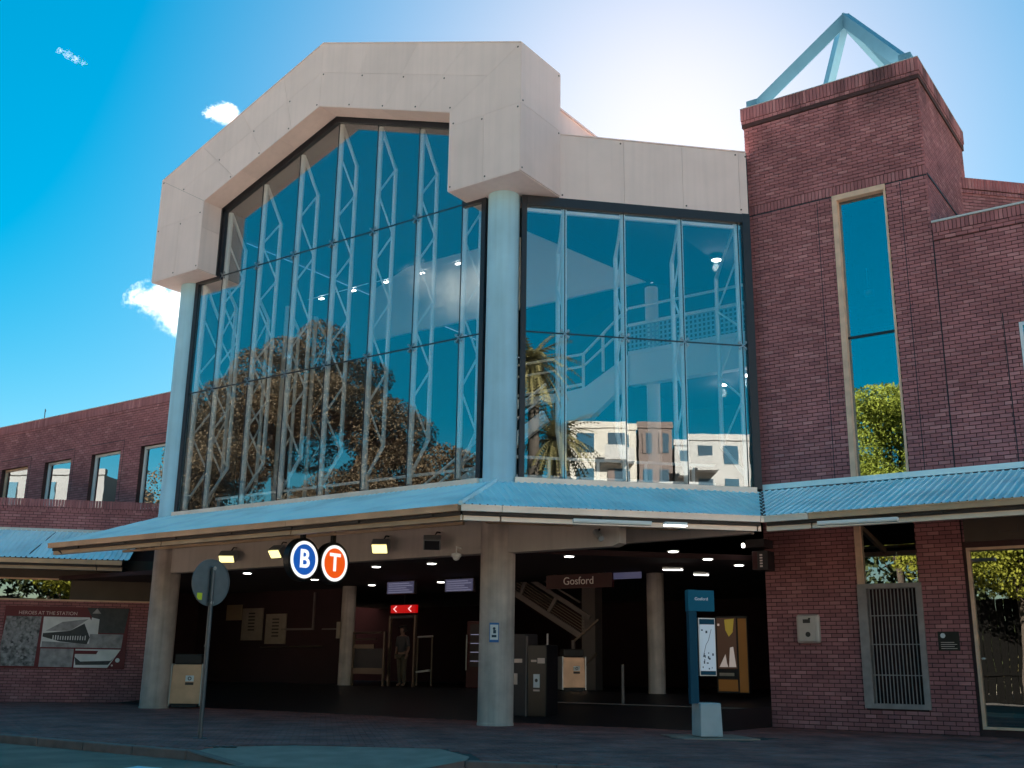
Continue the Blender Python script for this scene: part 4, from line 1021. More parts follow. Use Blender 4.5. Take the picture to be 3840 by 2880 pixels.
# projecting sign at the tower corner
t = thing('projecting_sign', 'narrow red and black projecting sign on the tower corner', 'sign', (4.4, 4.1, 3.7))
part('light_box', MB().box((4.16, 3.7, 3.84), (4.6, 4.2, 4.02)), 'gate_dark', t); part('sign_panel', MB().box((4.22, 3.9, 3.36), (4.58, 4.3, 3.78)), 'gate_dark', t)
part('red_stripe', MB().box((4.23, 3.89, 3.37), (4.34, 3.9, 3.77)), 'red_sign', t); part('lamp', MB().disc((4.1, 3.75, 3.9), -X, .05, .04, 10), 'lamp_on', t)
for i in range(5): part('glyph', MB().box((4.4, 3.888, 3.42+i*.062), (4.46, 3.9, 3.455+i*.062)), 'sign_cream', t)
# blue information pylon on a concrete block
t = thing('information_pylon', 'slim blue information pylon with a map panel on a pale concrete block', 'sign', (5.14, -.5, 0))
F = Vector((5.0, -.64, 0)); BW, BD = .42, .5
part('concrete_base', MB().hexa([F+Z*.02, F+D45*BW+Z*.02, F+D45*BW-N45*BD+Z*.02, F-N45*BD+Z*.02, F+D45*.01-N45*.01+Z*.60, F+D45*(BW-.02)-N45*.01+Z*.60, F+D45*(BW-.02)-N45*(BD-.01)+Z*.60, F+D45*.01-N45*(BD-.01)+Z*.60]), 'concrete_pale', t, bevel=.02)
part('pad', MB().obox(F, D45, -N45, Z, (-.45, -.4, -.03), (.95, .95, .012)), 'ramp_concrete', t)
O = F-N45*.12
post = part('post', MB().obox(O, D45, N45, Z, (-.12, -.14, .58), (.03, .0, 2.61)), 'pylon_blue', t)
part('header', MB().obox(O, D45, N45, Z, (-.13, -.16, 2.22), (.37, .02, 2.60)), 'pylon_header', t)
text('lettering', 'Gosford', 'sign_cream' if False else 'map_paper', t, O+D45*.12+N45*.024+Z*2.44, D45, Z, .055, .004)
part('map_frame', MB().obox(O, D45, N45, Z, (.06, -.1, 1.07), (.38, -.01, 2.10)), 'alu', t)
part('map_sheet', MB().obox(O, D45, N45, Z, (.08, -.01, 1.16), (.365, .002, 1.98)), 'map_paper', t)
part('map_head', MB().obox(O, D45, N45, Z, (.08, -.01, 1.985), (.365, .002, 2.08)), 'pylon_blue', t); part('map_foot', MB().obox(O, D45, N45, Z, (.08, -.01, 1.085), (.365, .002, 1.155)), 'pylon_blue', t)
m = MB()
for i in range(16):
    a = random.uniform(.1, .33); z = random.uniform(1.18, 1.45) if i < 11 else random.uniform(1.45, 1.9); m.obox(O, D45, N45, Z, (a, .0, z), (a+random.uniform(.01, .04), .006, z+random.uniform(.01, .05)))
m.tube([O+D45*.13+N45*.004+Z*1.4, O+D45*.19+N45*.004+Z*1.62, O+D45*.24+N45*.004+Z*1.7, O+D45*.3+N45*.004+Z*1.9], .005, 4)
part('map_print', m, 'map_ink', t)
# sticker on the corner column
t = thing('column_notice', 'small blue and white notice on the corner column', 'notice', (.2, -.33, 1.9))
a0 = R(-62)
cd = Vector((math.cos(a0), math.sin(a0), 0)); ct = Vector((-math.sin(a0), math.cos(a0), 0))
part('board', MB().obox(cd*(CR+.012), ct, cd, Z, (-.1, -.008, 1.68), (.1, .008, 2.08)), 'sticker_blue', t); part('paper', MB().obox(cd*(CR+.012), ct, cd, Z, (-.085, .008, 1.73), (.085, .011, 2.04)), 'sticker_white', t)
part('pictogram', MB().disc(cd*(CR+.023)+Z*1.96, cd, .03, .003, 12).obox(cd*(CR+.012), ct, cd, Z, (-.02, .011, 1.86), (.04, .014, 1.93)).obox(cd*(CR+.012), ct, cd, Z, (-.05, .011, 1.78), (.05, .014, 1.83)), 'map_ink', t)
# grey box and plaque on the tower wall
t = thing('wall_box', 'rounded pale grey metal box on the tower wall left of the grille', 'box', (5.29, 4.3, 2.08))
part('case', MB().box((5.03, TY0-.12, 1.77), (5.56, TY0-.0, 2.39)), 'box_grey', t, bevel=.06)
part('door', MB().box((5.09, TY0-.132, 1.82), (5.47, TY0-.12, 2.35)), 'box_grey', t, bevel=.01)
part('slot', MB().disc((5.3, TY0-.133, 1.96), -Y, .055, .006, 16), 'ink', t).scale = (1, 1, 1)
part('emblem', MB().box((5.2, TY0-.139, 2.2), (5.36, TY0-.132, 2.28)).box((5.32, TY0-.139, 2.28), (5.37, TY0-.132, 2.31)), 'ink', t)
t = thing('wall_plaque', 'small black plaque with a white emblem between the grille and shop front', 'plaque', (8.18, 4.3, 1.8))
part('plate', MB().box((7.97, TY0-.02, 1.62), (8.38, TY0, 2.0)), 'plaque_black', t)
part('emblem', MB().disc((8.07, TY0-.021, 1.92), -Y, .05, .003, 14), 'sticker_white', t)
for i in range(4): part('text_line', MB().box((8.02, TY0-.024, 1.66+i*.04), (8.33-.05*(i % 2), TY0-.02, 1.672+i*.04)), 'box_grey', t)

# ------------------------------------------------------------------ mural on the splayed wall
t = thing('wall_mural', 'wide photo mural headed HEROES AT THE STATION on the dark left wall', 'mural', LB+D45*-11.4+Z*1.9)
Q = LB+N45*.012
def board(s0, s1, z0, z1, m, o0=.0, o1=.02, name='photo'): return part(name, MB().obox(Q, D45, N45, Z, (s0, o0, z0), (s1, o1, z1)), m, t)
board(-13.2, -9.58, .98, 2.80, 'mural_red', -.005, .014, 'backing')
def poly(pts, m, o=.02, name='photo'): return part(name, MB().prism([Q+D45*s+Z*z+N45*o for s, z in pts], N45, .004), m, t)
ds = lambda u: -13.2+(u-40)/1110*3.6
dz = lambda v: 2.77-(v-905)/515*1.75
pv = lambda L: [(ds(u), dz(v)) for u, v in L]
poly(pv([(60, 985), (370, 985), (355, 1415), (60, 1415), (40, 1240)]), 'photo_crowd')
poly(pv([(390, 985), (800, 985), (890, 1120), (890, 1250), (390, 1250)]), 'photo_pale')
poly(pv([(770, 900), (1150, 900), (1125, 1120), (900, 1120)]), 'photo_dark', .019)
poly(pv([(395, 1262), (690, 1262), (690, 1420), (395, 1420)]), 'photo_mid')
poly(pv([(705, 1262), (1110, 1262), (1005, 1422), (705, 1422)]), 'photo_pale')
poly(pv([(820, 1130), (1120, 1130), (1112, 1250), (820, 1250)]), 'photo_mid', .0245)
poly(pv([(420, 1110), (560, 1030), (790, 1000), (640, 1105)]), 'photo_mid', .025, 'roof_shape')
poly(pv([(640, 1105), (760, 1040), (820, 1160), (800, 1220), (560, 1200), (400, 1160), (400, 1130)]), 'photo_dark', .0295, 'house_shape')
poly(pv([(400, 1200), (820, 1215), (820, 1250), (400, 1250)]), 'photo_mid', .025, 'foreground')
poly(pv([(700, 1275), (910, 1275), (895, 1305), (700, 1305)]), 'mural_red', .025, 'banner')
poly(pv([(705, 1330), (760, 1370), (1030, 1360), (1060, 1330), (1010, 1395), (720, 1400)]), 'photo_dark', .025, 'skyline')
poly(pv([(820, 985), (890, 1000), (890, 1120), (840, 1120), (810, 1060)]), 'photo_pale', .024, 'figure')
poly(pv([(820, 950), (860, 905), (900, 950)]), 'photo_mid', .024, 'hat')
m = MB()
for i in range(70):
    u, v = random.uniform(70, 350), random.uniform(1000, 1400); m.disc(Q+D45*ds(u)+Z*dz(v)+N45*.024, N45, random.uniform(.025, .055), .003, 8)
stuff(part('crowd', m, 'photo_mid', t))
m = MB()
for i in range(14):
    u = 490+i*22; m.obox(Q, D45, N45, Z, (ds(u), .0335, dz(1185)), (ds(u+9), .036, dz(1145+random.uniform(0, 12))))
stuff(part('people_row', m, 'photo_pale', t))
part('emblem', MB().disc(Q+D45*ds(1090)+Z*dz(1355)+N45*.014, N45, .065, .004, 16), 'photo_pale', t); part('emblem', MB().disc(Q+D45*ds(1045)+Z*dz(1400)+N45*.014, N45, .03, .004, 10), 'mural_text', t)
text('lettering', 'HEROES AT THE STATION', 'mural_text', t, Q+D45*ds(425)+Z*dz(955)+N45*.018, D45, Z, .105, .004)

# ------------------------------------------------------------------ bins, boards, gates, stair, posters in the concourse
def litter_bin(c, sc, label, d=D45, n=N45):
    c = Vector(c); t = thing('litter_bin', label, 'bin', c, 'metal bin housings')
    w, dp, h = .40*sc, .36*sc, 1.12*sc
    b = part('door', MB().hexa([c+d*-w+n*dp+Z*.09, c+d*w+n*dp+Z*.09, c+d*w-n*dp+Z*.09, c-d*w-n*dp+Z*.09, c-d*w*.93+n*dp+Z*h, c+d*w*.93+n*dp+Z*h, c+d*w*.93-n*dp+Z*h, c-d*w*.93-n*dp+Z*h]), 'bin_metal', t, bevel=.012)
    part('kick_plate', MB().obox(c, d, n, Z, (-w*.85, -dp, 0), (w*.85, dp*.9, .085)), 'bin_dark', t)
    for s in (-1, 1): part('side_panel', MB().obox(c, d, n, Z, (s*w-.012, -dp, .04), (s*w+.012, dp+.02, h+.02)), 'alu', t)
    part('hood', MB().obox(c, d, n, Z, (-w*.9, -dp, h+.005), (w*.9, dp*.7, h+.28*sc)), 'bin_dark', t, bevel=.03)
    part('label_plate', MB().obox(c, d, n, Z, (-.02, dp+.001, h*.60), (.2*sc, dp+.012, h*.74)), 'sticker_white', t)
    part('recycle_mark', MB().disc(c+d*.09*sc+n*(dp+.012)+Z*h*.67, n, .05*sc, .004, 14, .03*sc), 'ink', t)
    part('label_plate', MB().obox(c, d, n, Z, (-.02, dp+.001, h*.52), (.2*sc, dp+.01, h*.58)), 'ink', t)
litter_bin((-11.0, .75, .03), 1.0, 'metal bin housing with a white recycling label beside the left column')
litter_bin((-2.0, 6.2, .6), .78, 'metal bin housing inside the concourse by the stair rail')
for (x0, x1, z0, z1), m_, s in (((-16.3, -15.6, 2.66, 3.18), 'notice_wood', 'plain square pinboard, leftmost on the concourse wall'), ((-15.5, -14.55, 1.98, 3.05), 'notice_paper', 'tall notice board with dark print, second on the concourse wall'), ((-14.35, -13.45, 1.86, 2.84), 'notice_paper', 'tall faded notice board nearest the office window')):
    t = thing('notice_board', s, 'notice board', ((x0+x1)/2, 6.4, z0), 'notice boards on the concourse wall')
    part('board', MB().box((x0*1.045-.03+.66, 6.44, z0), (x1*1.045+.66, 6.49, z1)), m_, t)
    if m_ == 'notice_paper':
        for i in range(6):
            xx = x0*1.045+.66; part('text_block', MB().box((xx+.3, 6.43, z1-.2-i*.11), (xx+.62, 6.44, z1-.15-i*.11)), 'ink', t)
# ticket gates
t = thing('ticket_gate', 'low steel ticket gate panel left of the red arrow sign', 'gate', (-9.1, 6, .6), 'ticket gates across the concourse')
part('panel', MB().box((-9.85, 6., .95), (-8.6, 6.05, 1.12)).box((-9.85, 6., 1.70), (-9.0, 6.05, 1.82)), 'gate_steel', t); part('rail', MB().tube([(-9.85, 6, 2.17), (-8.7, 6, 2.17)], .03, 6).tube([(-9.85, 6, 1.97), (-8.9, 6, 1.98)], .025, 6), 'gate_steel', t)
part('mesh_panel', MB().box((-9.8, 6.02, 1.12), (-8.65, 6.03, 1.7)), 'gate_dark', t); part('post', MB().box((-9.88, 6., .6), (-9.82, 6.06, 2.2)), 'gate_steel', t); part('post', MB().box((-8.62, 6., .6), (-8.56, 6.06, 2.2)), 'gate_steel', t)
t = thing('gate_portal', 'tall steel gate frame beneath the red arrow sign', 'gate', (-8, 6.2, .6), 'ticket gates across the concourse')
part('post', MB().box((-8.6, 6.2, .6), (-8.53, 6.28, 2.68)), 'gate_steel', t); part('post', MB().box((-7.6, 6.2, .6), (-7.54, 6.28, 2.68)), 'gate_steel', t); part('header', MB().box((-8.53, 6.2, 2.6), (-7.6, 6.28, 2.68)), 'gate_dark', t)
t = thing('gate_barrier', 'steel barrier gate with bright rails right of the person', 'gate', (-7, 6, .6), 'ticket gates across the concourse')
part('rail', MB().tube([(-7.25, 6., 2.03), (-6.68, 6, 2.05)], .028, 8), 'alu', t); part('foot', MB().beam((-7.25, 6, 1.03), (-6.75, 6, 1.08), .1, .05), 'alu', t); part('frame', MB().tube([(-6.7, 6, .65), (-6.7, 6, 2.05)], .025, 6).tube([(-7.25, 6, .65), (-7.25, 6, 2.03)], .025, 6), 'gate_steel', t)
t = thing('vending_machine', 'dark red vending machine behind the corner column', 'vending machine', (-5.2, 6.6, .6))
part('cabinet', MB().box((-5.9, 6.6, .6), (-4.7, 7.3, 2.5)), 'red_sign', t, bevel=.03); part('window', MB().box((-5.75, 6.58, 1.2), (-5.05, 6.6, 2.4)), 'gate_dark', t); part('handle', MB().tube([(-5.85, 6.55, 1.1), (-5.85, 6.55, 2.1)], .02, 6), 'alu', t)
for i in range(4): part('shelf', MB().box((-5.72, 6.57, 1.35+i*.25), (-5.08, 6.58, 1.37+i*.25)), 'screen_text', t)
# stair up to the platforms
t = thing('staircase', 'steel staircase with sloping balustrade inside the concourse right of the column', 'staircase', (-3, 7, .6))
part('stringer', MB().beam((-4.5, 7., 3.32), (-2.2, 7., 2.06), .08, .16), 'stair_steel', t); part('top_rail', MB().beam((-4.5, 7., 4.0), (-1.9, 7., 2.55), .06, .12), 'stair_steel', t)
part('handrail', MB().tube([(-4.25, 6.95, 4.06), (-2.2, 6.95, 2.98)], .03, 8), 'stair_steel', t)
part('post', MB().beam((-3.0, 7., 3.15), (-3.3, 7., 2.7), .06, .1), 'stair_steel', t); part('post', MB().beam((-4.05, 7, 3.75), (-4.25, 7, 3.25), .06, .1), 'stair_steel', t)
for i in range(5): part('infill_bar', MB().beam((-4.4, 7., 3.42+i*.085), (-2.1, 7., 2.16+i*.085), .015, .02), 'gate_steel', t)
part('newel', MB().box((-2.48, 6.95, .6), (-2.4, 7.02, 1.95)), 'stair_steel', t); part('lower_rail', MB().beam((-2.44, 6.98, 1.9), (-1.62, 6.98, 2.5), .05, .05).beam((-2.3, 6.98, 1.05), (-1.68, 6.98, 1.6), .05, .05).beam((-1.62, 6.98, 1.5), (-1.62, 6.98, 2.56), .04, .04), 'gate_steel', t)
t = thing('wayfinding_panel', 'pale blank panel hung under the ceiling right of the Gosford sign', 'sign', (.0, 5.3, 3.5))
part('panel', MB().box((-.5, 5.3, 3.42), (.62, 5.36, 3.58)), 'screen_lit', t); part('hanger', MB().box((-.65, 5.32, 3.42), (-.6, 5.34, 3.6)), 'stair_steel', t)
t = thing('bollard', 'thin steel bollard left of the right-hand concourse pier', 'bollard', (.8, 4, .37))
part('post', MB().tube([(.8, 4, .37), (.8, 4, 1.27)], .035, 10), 'stair_steel', t, smooth=True); part('cap', MB().disc((.8, 4, 1.27), Z, .04, .02, 10), 'gate_steel', t)
# black cabinets right of the column
t = thing('ticket_machine', 'tall black ticket machine with white labels right of the corner column', 'ticket machine', (-.7, 2.3, .1))
part('cabinet', MB().box((-1.2, 2.2, .1), (-.75, 2.7, 1.95)), 'gate_dark', t, bevel=.02); part('cabinet', MB().box((-.7, 2.2, .1), (-.18, 2.7, 1.7)), 'plaque_black', t, bevel=.02)
part('edge', MB().box((-.75, 2.19, .1), (-.72, 2.24, 1.9)), 'stair_steel', t)
part('label_plate', MB().box((-.42, 2.19, 1.28), (-.22, 2.2, 1.40)), 'box_grey', t); part('label_plate', MB().box((-.6, 2.19, 1.31), (-.45, 2.2, 1.36)), 'box_grey', t); part('label_plate', MB().box((-1.15, 2.19, 1.29), (-.85, 2.2, 1.38)), 'box_grey', t)
part('display', MB().box((-.53, 2.19, .74), (-.36, 2.2, 1.04)), 'sticker_white', t); part('display', MB().box((-1.1, 2.19, .8), (-.98, 2.2, 1.05)), 'box_grey', t); part('slot', MB().box((-.53, 2.19, .66), (-.36, 2.2, .70)), 'box_grey', t); part('pictogram', MB().disc((-.445, 2.189, .9), -Y, .04, .003, 12), 'ink', t)
part('antenna', MB().box((-.24, 2.3, 1.7), (-.21, 2.33, 1.95)), 'box_grey', t)
# backlit poster by the tower
t = thing('advertising_poster', 'dim amber advertising poster with a pale figure left of the tower corner', 'poster', (3.1, 5, .7))
part('case', MB().box((2.76, 5., .68), (3.56, 5.1, 2.42)), 'bin_dark', t); part('picture', MB().box((2.8, 4.99, 1.22), (3.28, 5., 2.38)), 'poster_glow', t)
part('strip', MB().box((3.33, 4.99, .7), (3.54, 5., 2.36)), 'poster_amber', t); part('caption', MB().box((2.8, 4.99, .72), (3.28, 5., .98)), 'poster_amber', t); part('caption', MB().box((2.83, 4.988, 1.06), (3.2, 4.99, 1.13)), 'notice_paper', t)
m = MB().prism([(3.0, 4.985, 2.34), (3.24, 4.985, 2.36), (3.2, 4.985, 2.05), (3.1, 4.985, 1.95), (3.02, 4.985, 2.1)], -Y, .004); part('headline', m, 'poster_gold', t)
m = MB().prism([(2.84, 4.985, 1.26), (3.0, 4.985, 1.55), (3.03, 4.985, 1.35), (3.06, 4.985, 1.26)], -Y, .004).prism([(3.08, 4.985, 1.26), (3.12, 4.985, 1.7), (3.2, 4.985, 1.72), (3.26, 4.985, 1.26)], -Y, .004).box((2.82, 4.98, 2.2), (2.87, 4.985, 2.25)); part('figure', m, 'poster_white', t)

# ------------------------------------------------------------------ person by the gates
def skin(name, verts, edges, rad, m, parent, sub=2):
    me = bpy.data.meshes.new(name); me.from_pydata(verts, edges, []); me.update()
    o = link(name, me, m, parent)
    s = o.modifiers.new('skin', 'SKIN'); s.use_smooth_shade = True
    for i, r in enumerate(rad):
        sv = me.skin_vertices[0].data[i]; sv.radius = r if isinstance(r, tuple) else (r, r); sv.use_root = (i == 0)
    u = o.modifiers.new('sub', 'SUBSURF'); u.levels = sub; u.render_levels = sub
    return o
PX, PY, PZ = -7.5, 5.6, .6
per = thing('person', 'person in a pale top and khaki trousers standing by the ticket gates', 'person', (PX, PY, PZ))
v = lambda x, y, z: (PX+x, PY+y, PZ+z)
V = [v(0, 0, .92), v(0, .01, 1.12), v(0, .01, 1.36), v(0, 0, 1.47), v(0, -.01, 1.54), v(0, -.03, 1.62), v(0, -.02, 1.69),
     v(.09, 0, .86), v(.10, -.01, .48), v(.11, .02, .08), v(.12, -.12, .04), v(-.09, 0, .86), v(-.10, .03, .48), v(-.11, .08, .08), v(-.12, -.05, .04),
     v(.17, .01, 1.40), v(.22, .03, 1.12), v(.22, -.06, .88), v(.21, -.10, .79), v(-.17, .01, 1.40), v(-.22, .02, 1.12), v(-.21, -.04, .88), v(-.20, -.06, .79)]
E_ = [(0, 1), (1, 2), (2, 3), (3, 4), (4, 5), (5, 6), (0, 7), (7, 8), (8, 9), (9, 10), (0, 11), (11, 12), (12, 13), (13, 14), (2, 15), (15, 16), (16, 17), (17, 18), (2, 19), (19, 20), (20, 21), (21, 22)]
Rd = [(.14, .10), (.13, .09), (.16, .10), .06, .055, (.075, .095), (.07, .08), .085, .058, .04, .035, .085, .058, .04, .035, .055, .042, .034, .03, .055, .042, .034, .03]
skin('body', V, E_, Rd, 'skin', per)
skin('shirt', [V[0], V[1], V[2], v(0, 0, 1.43), V[15], V[16], V[19], V[20]], [(0, 1), (1, 2), (2, 3), (2, 4), (4, 5), (2, 6), (6, 7)], [(.16, .12), (.15, .11), (.175, .115), .075, .068, .055, .068, .055], 'shirt', per)
skin('trousers', [v(0, 0, .95), V[7], V[8], v(.11, .02, .1), V[11], V[12], v(-.11, .08, .1)], [(0, 1), (1, 2), (2, 3), (0, 4), (4, 5), (5, 6)], [(.155, .115), .1, .075, .062, .1, .075, .062], 'trousers', per)
skin('hair', [v(0, .01, 1.66), v(0, 0, 1.71), v(0, .03, 1.60)], [(0, 1), (0, 2)], [(.085, .095), (.07, .08), (.07, .06)], 'hair', per)

# ------------------------------------------------------------------ small things on the ground
t = thing('drain_cover', 'small dark drain cover at the edge of the kerb ramp', 'drain cover', (1.0, -8.1, 0))
part('grate', MB().obox((1.03, -8.07, 0), D45, -N45, Z, (-.25, -.06, -.01), (.2, .06, .006)), 'gate_dark', t)
for i in range(4): part('bar', MB().obox((1.03, -8.07, 0), D45, -N45, Z, (-.2+i*.1, -.05, .006), (-.16+i*.1, .05, .012)), 'galv', t)
t = thing('road_marker', 'white painted road marking at the bottom edge of the road', 'road marking', (1.8, -9.9, -.13))
part('paint', MB().add([(1.55, -9.86, -.125), (2.0, -9.82, -.125), (2.3, -10.2, -.125), (1.75, -10.3, -.125)], [(0, 1, 2, 3)]), 'sticker_white', t)

# ------------------------------------------------------------------ across the road (seen in the glass)
def leaves(name, lobes, n, size, m, parent, shell=.7, flat=.0):
    """lobes: (centre, radii). Leaf-clump quads scattered in the lobes' outer shells"""
    w = np.array([r[0]*r[1]*r[2] for c, r in lobes])**(2/3); w /= w.sum()
    idx = rng.choice(len(lobes), n, p=w); C_ = np.array([c for c, r in lobes])[idx]; Rr = np.array([r for c, r in lobes])[idx]
    d = rng.normal(size=(n, 3)); d /= np.linalg.norm(d, axis=1)[:, None]; rad = shell+(1.05-shell)*rng.random(n)**.7
    P = C_+d*Rr*rad[:, None]
    a = rng.normal(size=(n, 3))+d*.6; a /= np.linalg.norm(a, axis=1)[:, None]
    b = np.cross(a, rng.normal(size=(n, 3))); b /= np.linalg.norm(b, axis=1)[:, None]; c = np.cross(a, b)
    s = size*(.5+rng.random(n))[:, None]
    vs = np.stack([P-b*s, P+c*s*.6, P+b*s, P-c*s*.6], 1).reshape(-1, 3)
    me = bpy.data.meshes.new(name); me.from_pydata(vs.tolist(), [], np.arange(n*4).reshape(n, 4).tolist()); me.update()
    at = me.attributes.new('tone', 'FLOAT', 'FACE'); at.data.foreach_set('value', np.clip(rng.random(n)*.6+rng.random(len(lobes))[idx]*.4, 0, 1).astype(np.float32))
    return link(name, me, m, parent)
def tree(name, label, base, trunk_h, r, lobes, n, size, m, grp='trees across the road'):
    base = Vector(base); t = thing(name, label, 'tree', base, grp)
    part('trunk', MB().tube([base, base+Vector((.1, 0, trunk_h*.5)), base+Vector((-.1, .1, trunk_h))], [r*1.3, r, r*.75], 10), 'bark', t, smooth=True)
    m_ = MB()
    for c, rr in lobes[:16]: m_.tube([base+Z*trunk_h*.8, base.lerp(Vector(c), .6)+Z*trunk_h*.3, c], [r*.55, r*.4, r*.15], 6)
    part('limbs', m_, 'bark', t, smooth=True)
    return leaves('crown', lobes, n, size, m, t)
fb_ = Vector((-38.6, -30, 0))
lob = []
for i in range(64):
    a = random.uniform(0, 2*math.pi); q = math.sqrt(random.random()); h = math.cos(q*math.pi/2)**.75
    lob.append(((fb_.x+q*12.6*math.cos(a), fb_.y+q*9*math.sin(a), 5.+random.uniform(0, 2)+h*16.8*random.uniform(.74, 1)), (random.uniform(1.5, 3.0), random.uniform(1.5, 2.8), random.uniform(1.1, 2.2))))
for i in range(26):
    lob.append(((fb_.x+random.uniform(-13, 12), fb_.y+random.uniform(-2, 7), random.uniform(1.5, 6.5)), (random.uniform(1.4, 2.6), random.uniform(1.2, 2.2), random.uniform(1.2, 2.4))))
tree('fig_tree', 'huge spreading fig tree reflected in the tall glass wall', fb_, 7, .9, lob, 300000, .085, 'leaf_fig')
def simple_tree(name, label, base, h, rad, zb, n, m, size=.085, th=None):
    n *= 5
    lobes = []
    for i in range(42):
        a = random.uniform(0, 2*math.pi); q = math.sqrt(random.random()); z = random.uniform(0, 1)
        w = rad*(1-.55*abs(z-.35)); lobes.append(((base[0]+q*w*math.cos(a), base[1]+q*w*math.sin(a), zb+z*(h-zb)), (rad*random.uniform(.3, .5), rad*random.uniform(.3, .5), rad*random.uniform(.25, .4))))
    tree(name, label, base, th or zb+1, .25, lobes, n, size, m)
simple_tree('street_tree', 'bright green street tree reflected in the shop front', (3.5, -30, 0), 11.5, 4.6, 6.4, 9000, 'leaf_green')
simple_tree('street_tree', 'tall yellow-green tree reflected in the tower window', (-2.4, -31, 0), 16.6, 2.9, 7.5, 7000, 'leaf_green')
simple_tree('street_tree', 'dark dense tree behind the bright street tree', (9, -34, 0), 10, 4.5, 3, 6000, 'leaf_dark')
simple_tree('street_tree', 'dark low tree between the fig and the tall tree', (-12, -36, 0), 7, 4., 2, 5000, 'leaf_dark')
simple_tree('street_tree', 'brown-green tree beside the fig towards the left', (-54, -32, 0), 19, 6.5, 3, 12000, 'leaf_fig', .1)
simple_tree('street_tree', 'brown-green tree beside the fig towards the right', (-24.5, -32, 0), 12.5, 4.6, 2.5, 10000, 'leaf_fig', .1)
for i, (bx_, by_, hh_, rr_) in enumerate([(-17, -42, 13, 6), (-3, -44, 12, 6.5), (11, -43, 14, 6), (23, -40, 12, 6), (-47, -46, 14, 6.5), (-66, -36, 15, 6.5), (-80, -30, 14, 6)]):
    simple_tree('sky_block_tree', ['round dark tree added behind the low dark tree', 'wide dark tree added behind the dark boards', 'tall dark tree added at the right end of the tree row', 'dark tree added behind the drooping palm', 'dark tree added behind the fig and the date palm', 'dark tree added far left of the fig', 'dark tree added at the far left end of the tree row'][i], (bx_, by_, 0), hh_, rr_, 1.5, 2400, 'leaf_dark', .22)  # unseen tree row added to block low sky from the lower walls
hd = thing('shade_boards', 'long near-black board screen added across the road in place of shade', 'shade stand-in', (2, -31, 0))
for i in range(66): part('board', MB().box((-9+i*.38, -31.62+random.uniform(-.01, .01), -.1), (-8.64+i*.38, -31.58, 5.0+random.uniform(-.03, .03))), 'shade_black', hd)  # boards added where the shop glass should mirror only deep shade
part('rail', MB().box((-9, -31.58, 1.2), (16, -31.5, 1.35)).box((-9, -31.58, 4.2), (16, -31.5, 4.35)), 'shade_black', hd)

def palm(label, base, h, nf, L, rs):
    base = Vector(base); t = thing('palm_tree', label, 'palm', base, 'palms across the road')
    part('trunk', MB().tube([base, base+Vector((.15, 0, h*.5)), base+Vector((0, .1, h))], [.34, .27, .24], 10), 'bark', t, smooth=True)
    m_ = MB(); top = base+Z*h
    for i in range(nf):
        a = 2.4*i; el = random.uniform(-.9, 1.25); d = Vector((math.cos(a)*math.cos(el), math.sin(a)*math.cos(el), math.sin(el))); p = top.copy(); pts = [p.copy()]
        for k in range(7): d = (d+Vector((0, 0, -.17))).normalized(); p = p+d*L/7; pts.append(p.copy())
        for k in range(7):
            q = pts[k]; e_ = (pts[k+1]-q).normalized(); s_ = e_.cross(Z).normalized()
            for sg in (-1, 1):
                for jj in (0, .5):
                    o_ = q.lerp(pts[k+1], jj); m_.tone = random.random(); w_ = L*.16*(1-k/9); tip = o_+s_*sg*w_+e_*w_*.7-Z*w_*.35; m_.add([o_, o_+e_*.11, tip], [(0, 1, 2)])
            m_.add([q-s_*.03, q+s_*.03, pts[k+1]+s_*.02, pts[k+1]-s_*.02], [(0, 1, 2, 3)])
    part('fronds', m_, 'leaf_palm', t, tones=True)
palm('tall palm with drooping fronds reflected in the side glass', (19.6, -12.6, 0), 14.6, 90, 2.5, 1)
palm('shorter shaggy palm in front of the tall drooping palm', (20.6, -12.0, 0), 11.2, 80, 2.4, 4)
palm('date palm reflected in the last office window', (-52, -26, 0), 9.5, 46, 3.2, 2)
palm('palm in front of the big fig tree', (-30.5, -27, 0), 9.5, 50, 3.0, 3)
def block(name, label, org, ang, w, d, h, floors, bays, mw, seed):
    rr = random.Random(seed); org = Vector(org); u = Vector((math.cos(ang), math.sin(ang), 0)); n_ = Vector((-u.y, u.x, 0))   # n_ faces the station
    t = thing(name, label, 'building', org, 'apartment blocks across the road')
    part('wall', MB().obox(org, u, n_, Z, (0, -d, -.1), (w, 0, h)), mw, t); part('parapet', MB().obox(org, u, n_, Z, (-.1, -.3, h), (w+.1, .1, h+.5)), mw, t)
    fh = h/floors; bw = w/bays
    for f in range(floors):
        for b in range(bays):
            a0 = b*bw+bw*.22; q = rr.random()
            wd = part('window', MB().obox(org, u, n_, Z, (a0, .0, f*fh+fh*.3), (a0+bw*.56, .05, f*fh+fh*.85)), 'glass_office' if q > .55 else 'far_window', t)
            if q < .35:
                part('balcony', MB().obox(org, u, n_, Z, (b*bw+bw*.1, .0, f*fh+.1), (b*bw+bw*.9, 1.2, f*fh+.25)).obox(org, u, n_, Z, (b*bw+bw*.1, 1.15, f*fh+.25), (b*bw+bw*.9, 1.2, f*fh+1.2)), 'render_grey', t)
            elif q < .5: part('panel', MB().obox(org, u, n_, Z, (a0, .05, f*fh+fh*.3), (a0+bw*.2, .09, f*fh+fh*.85)), 'render_brown', t)
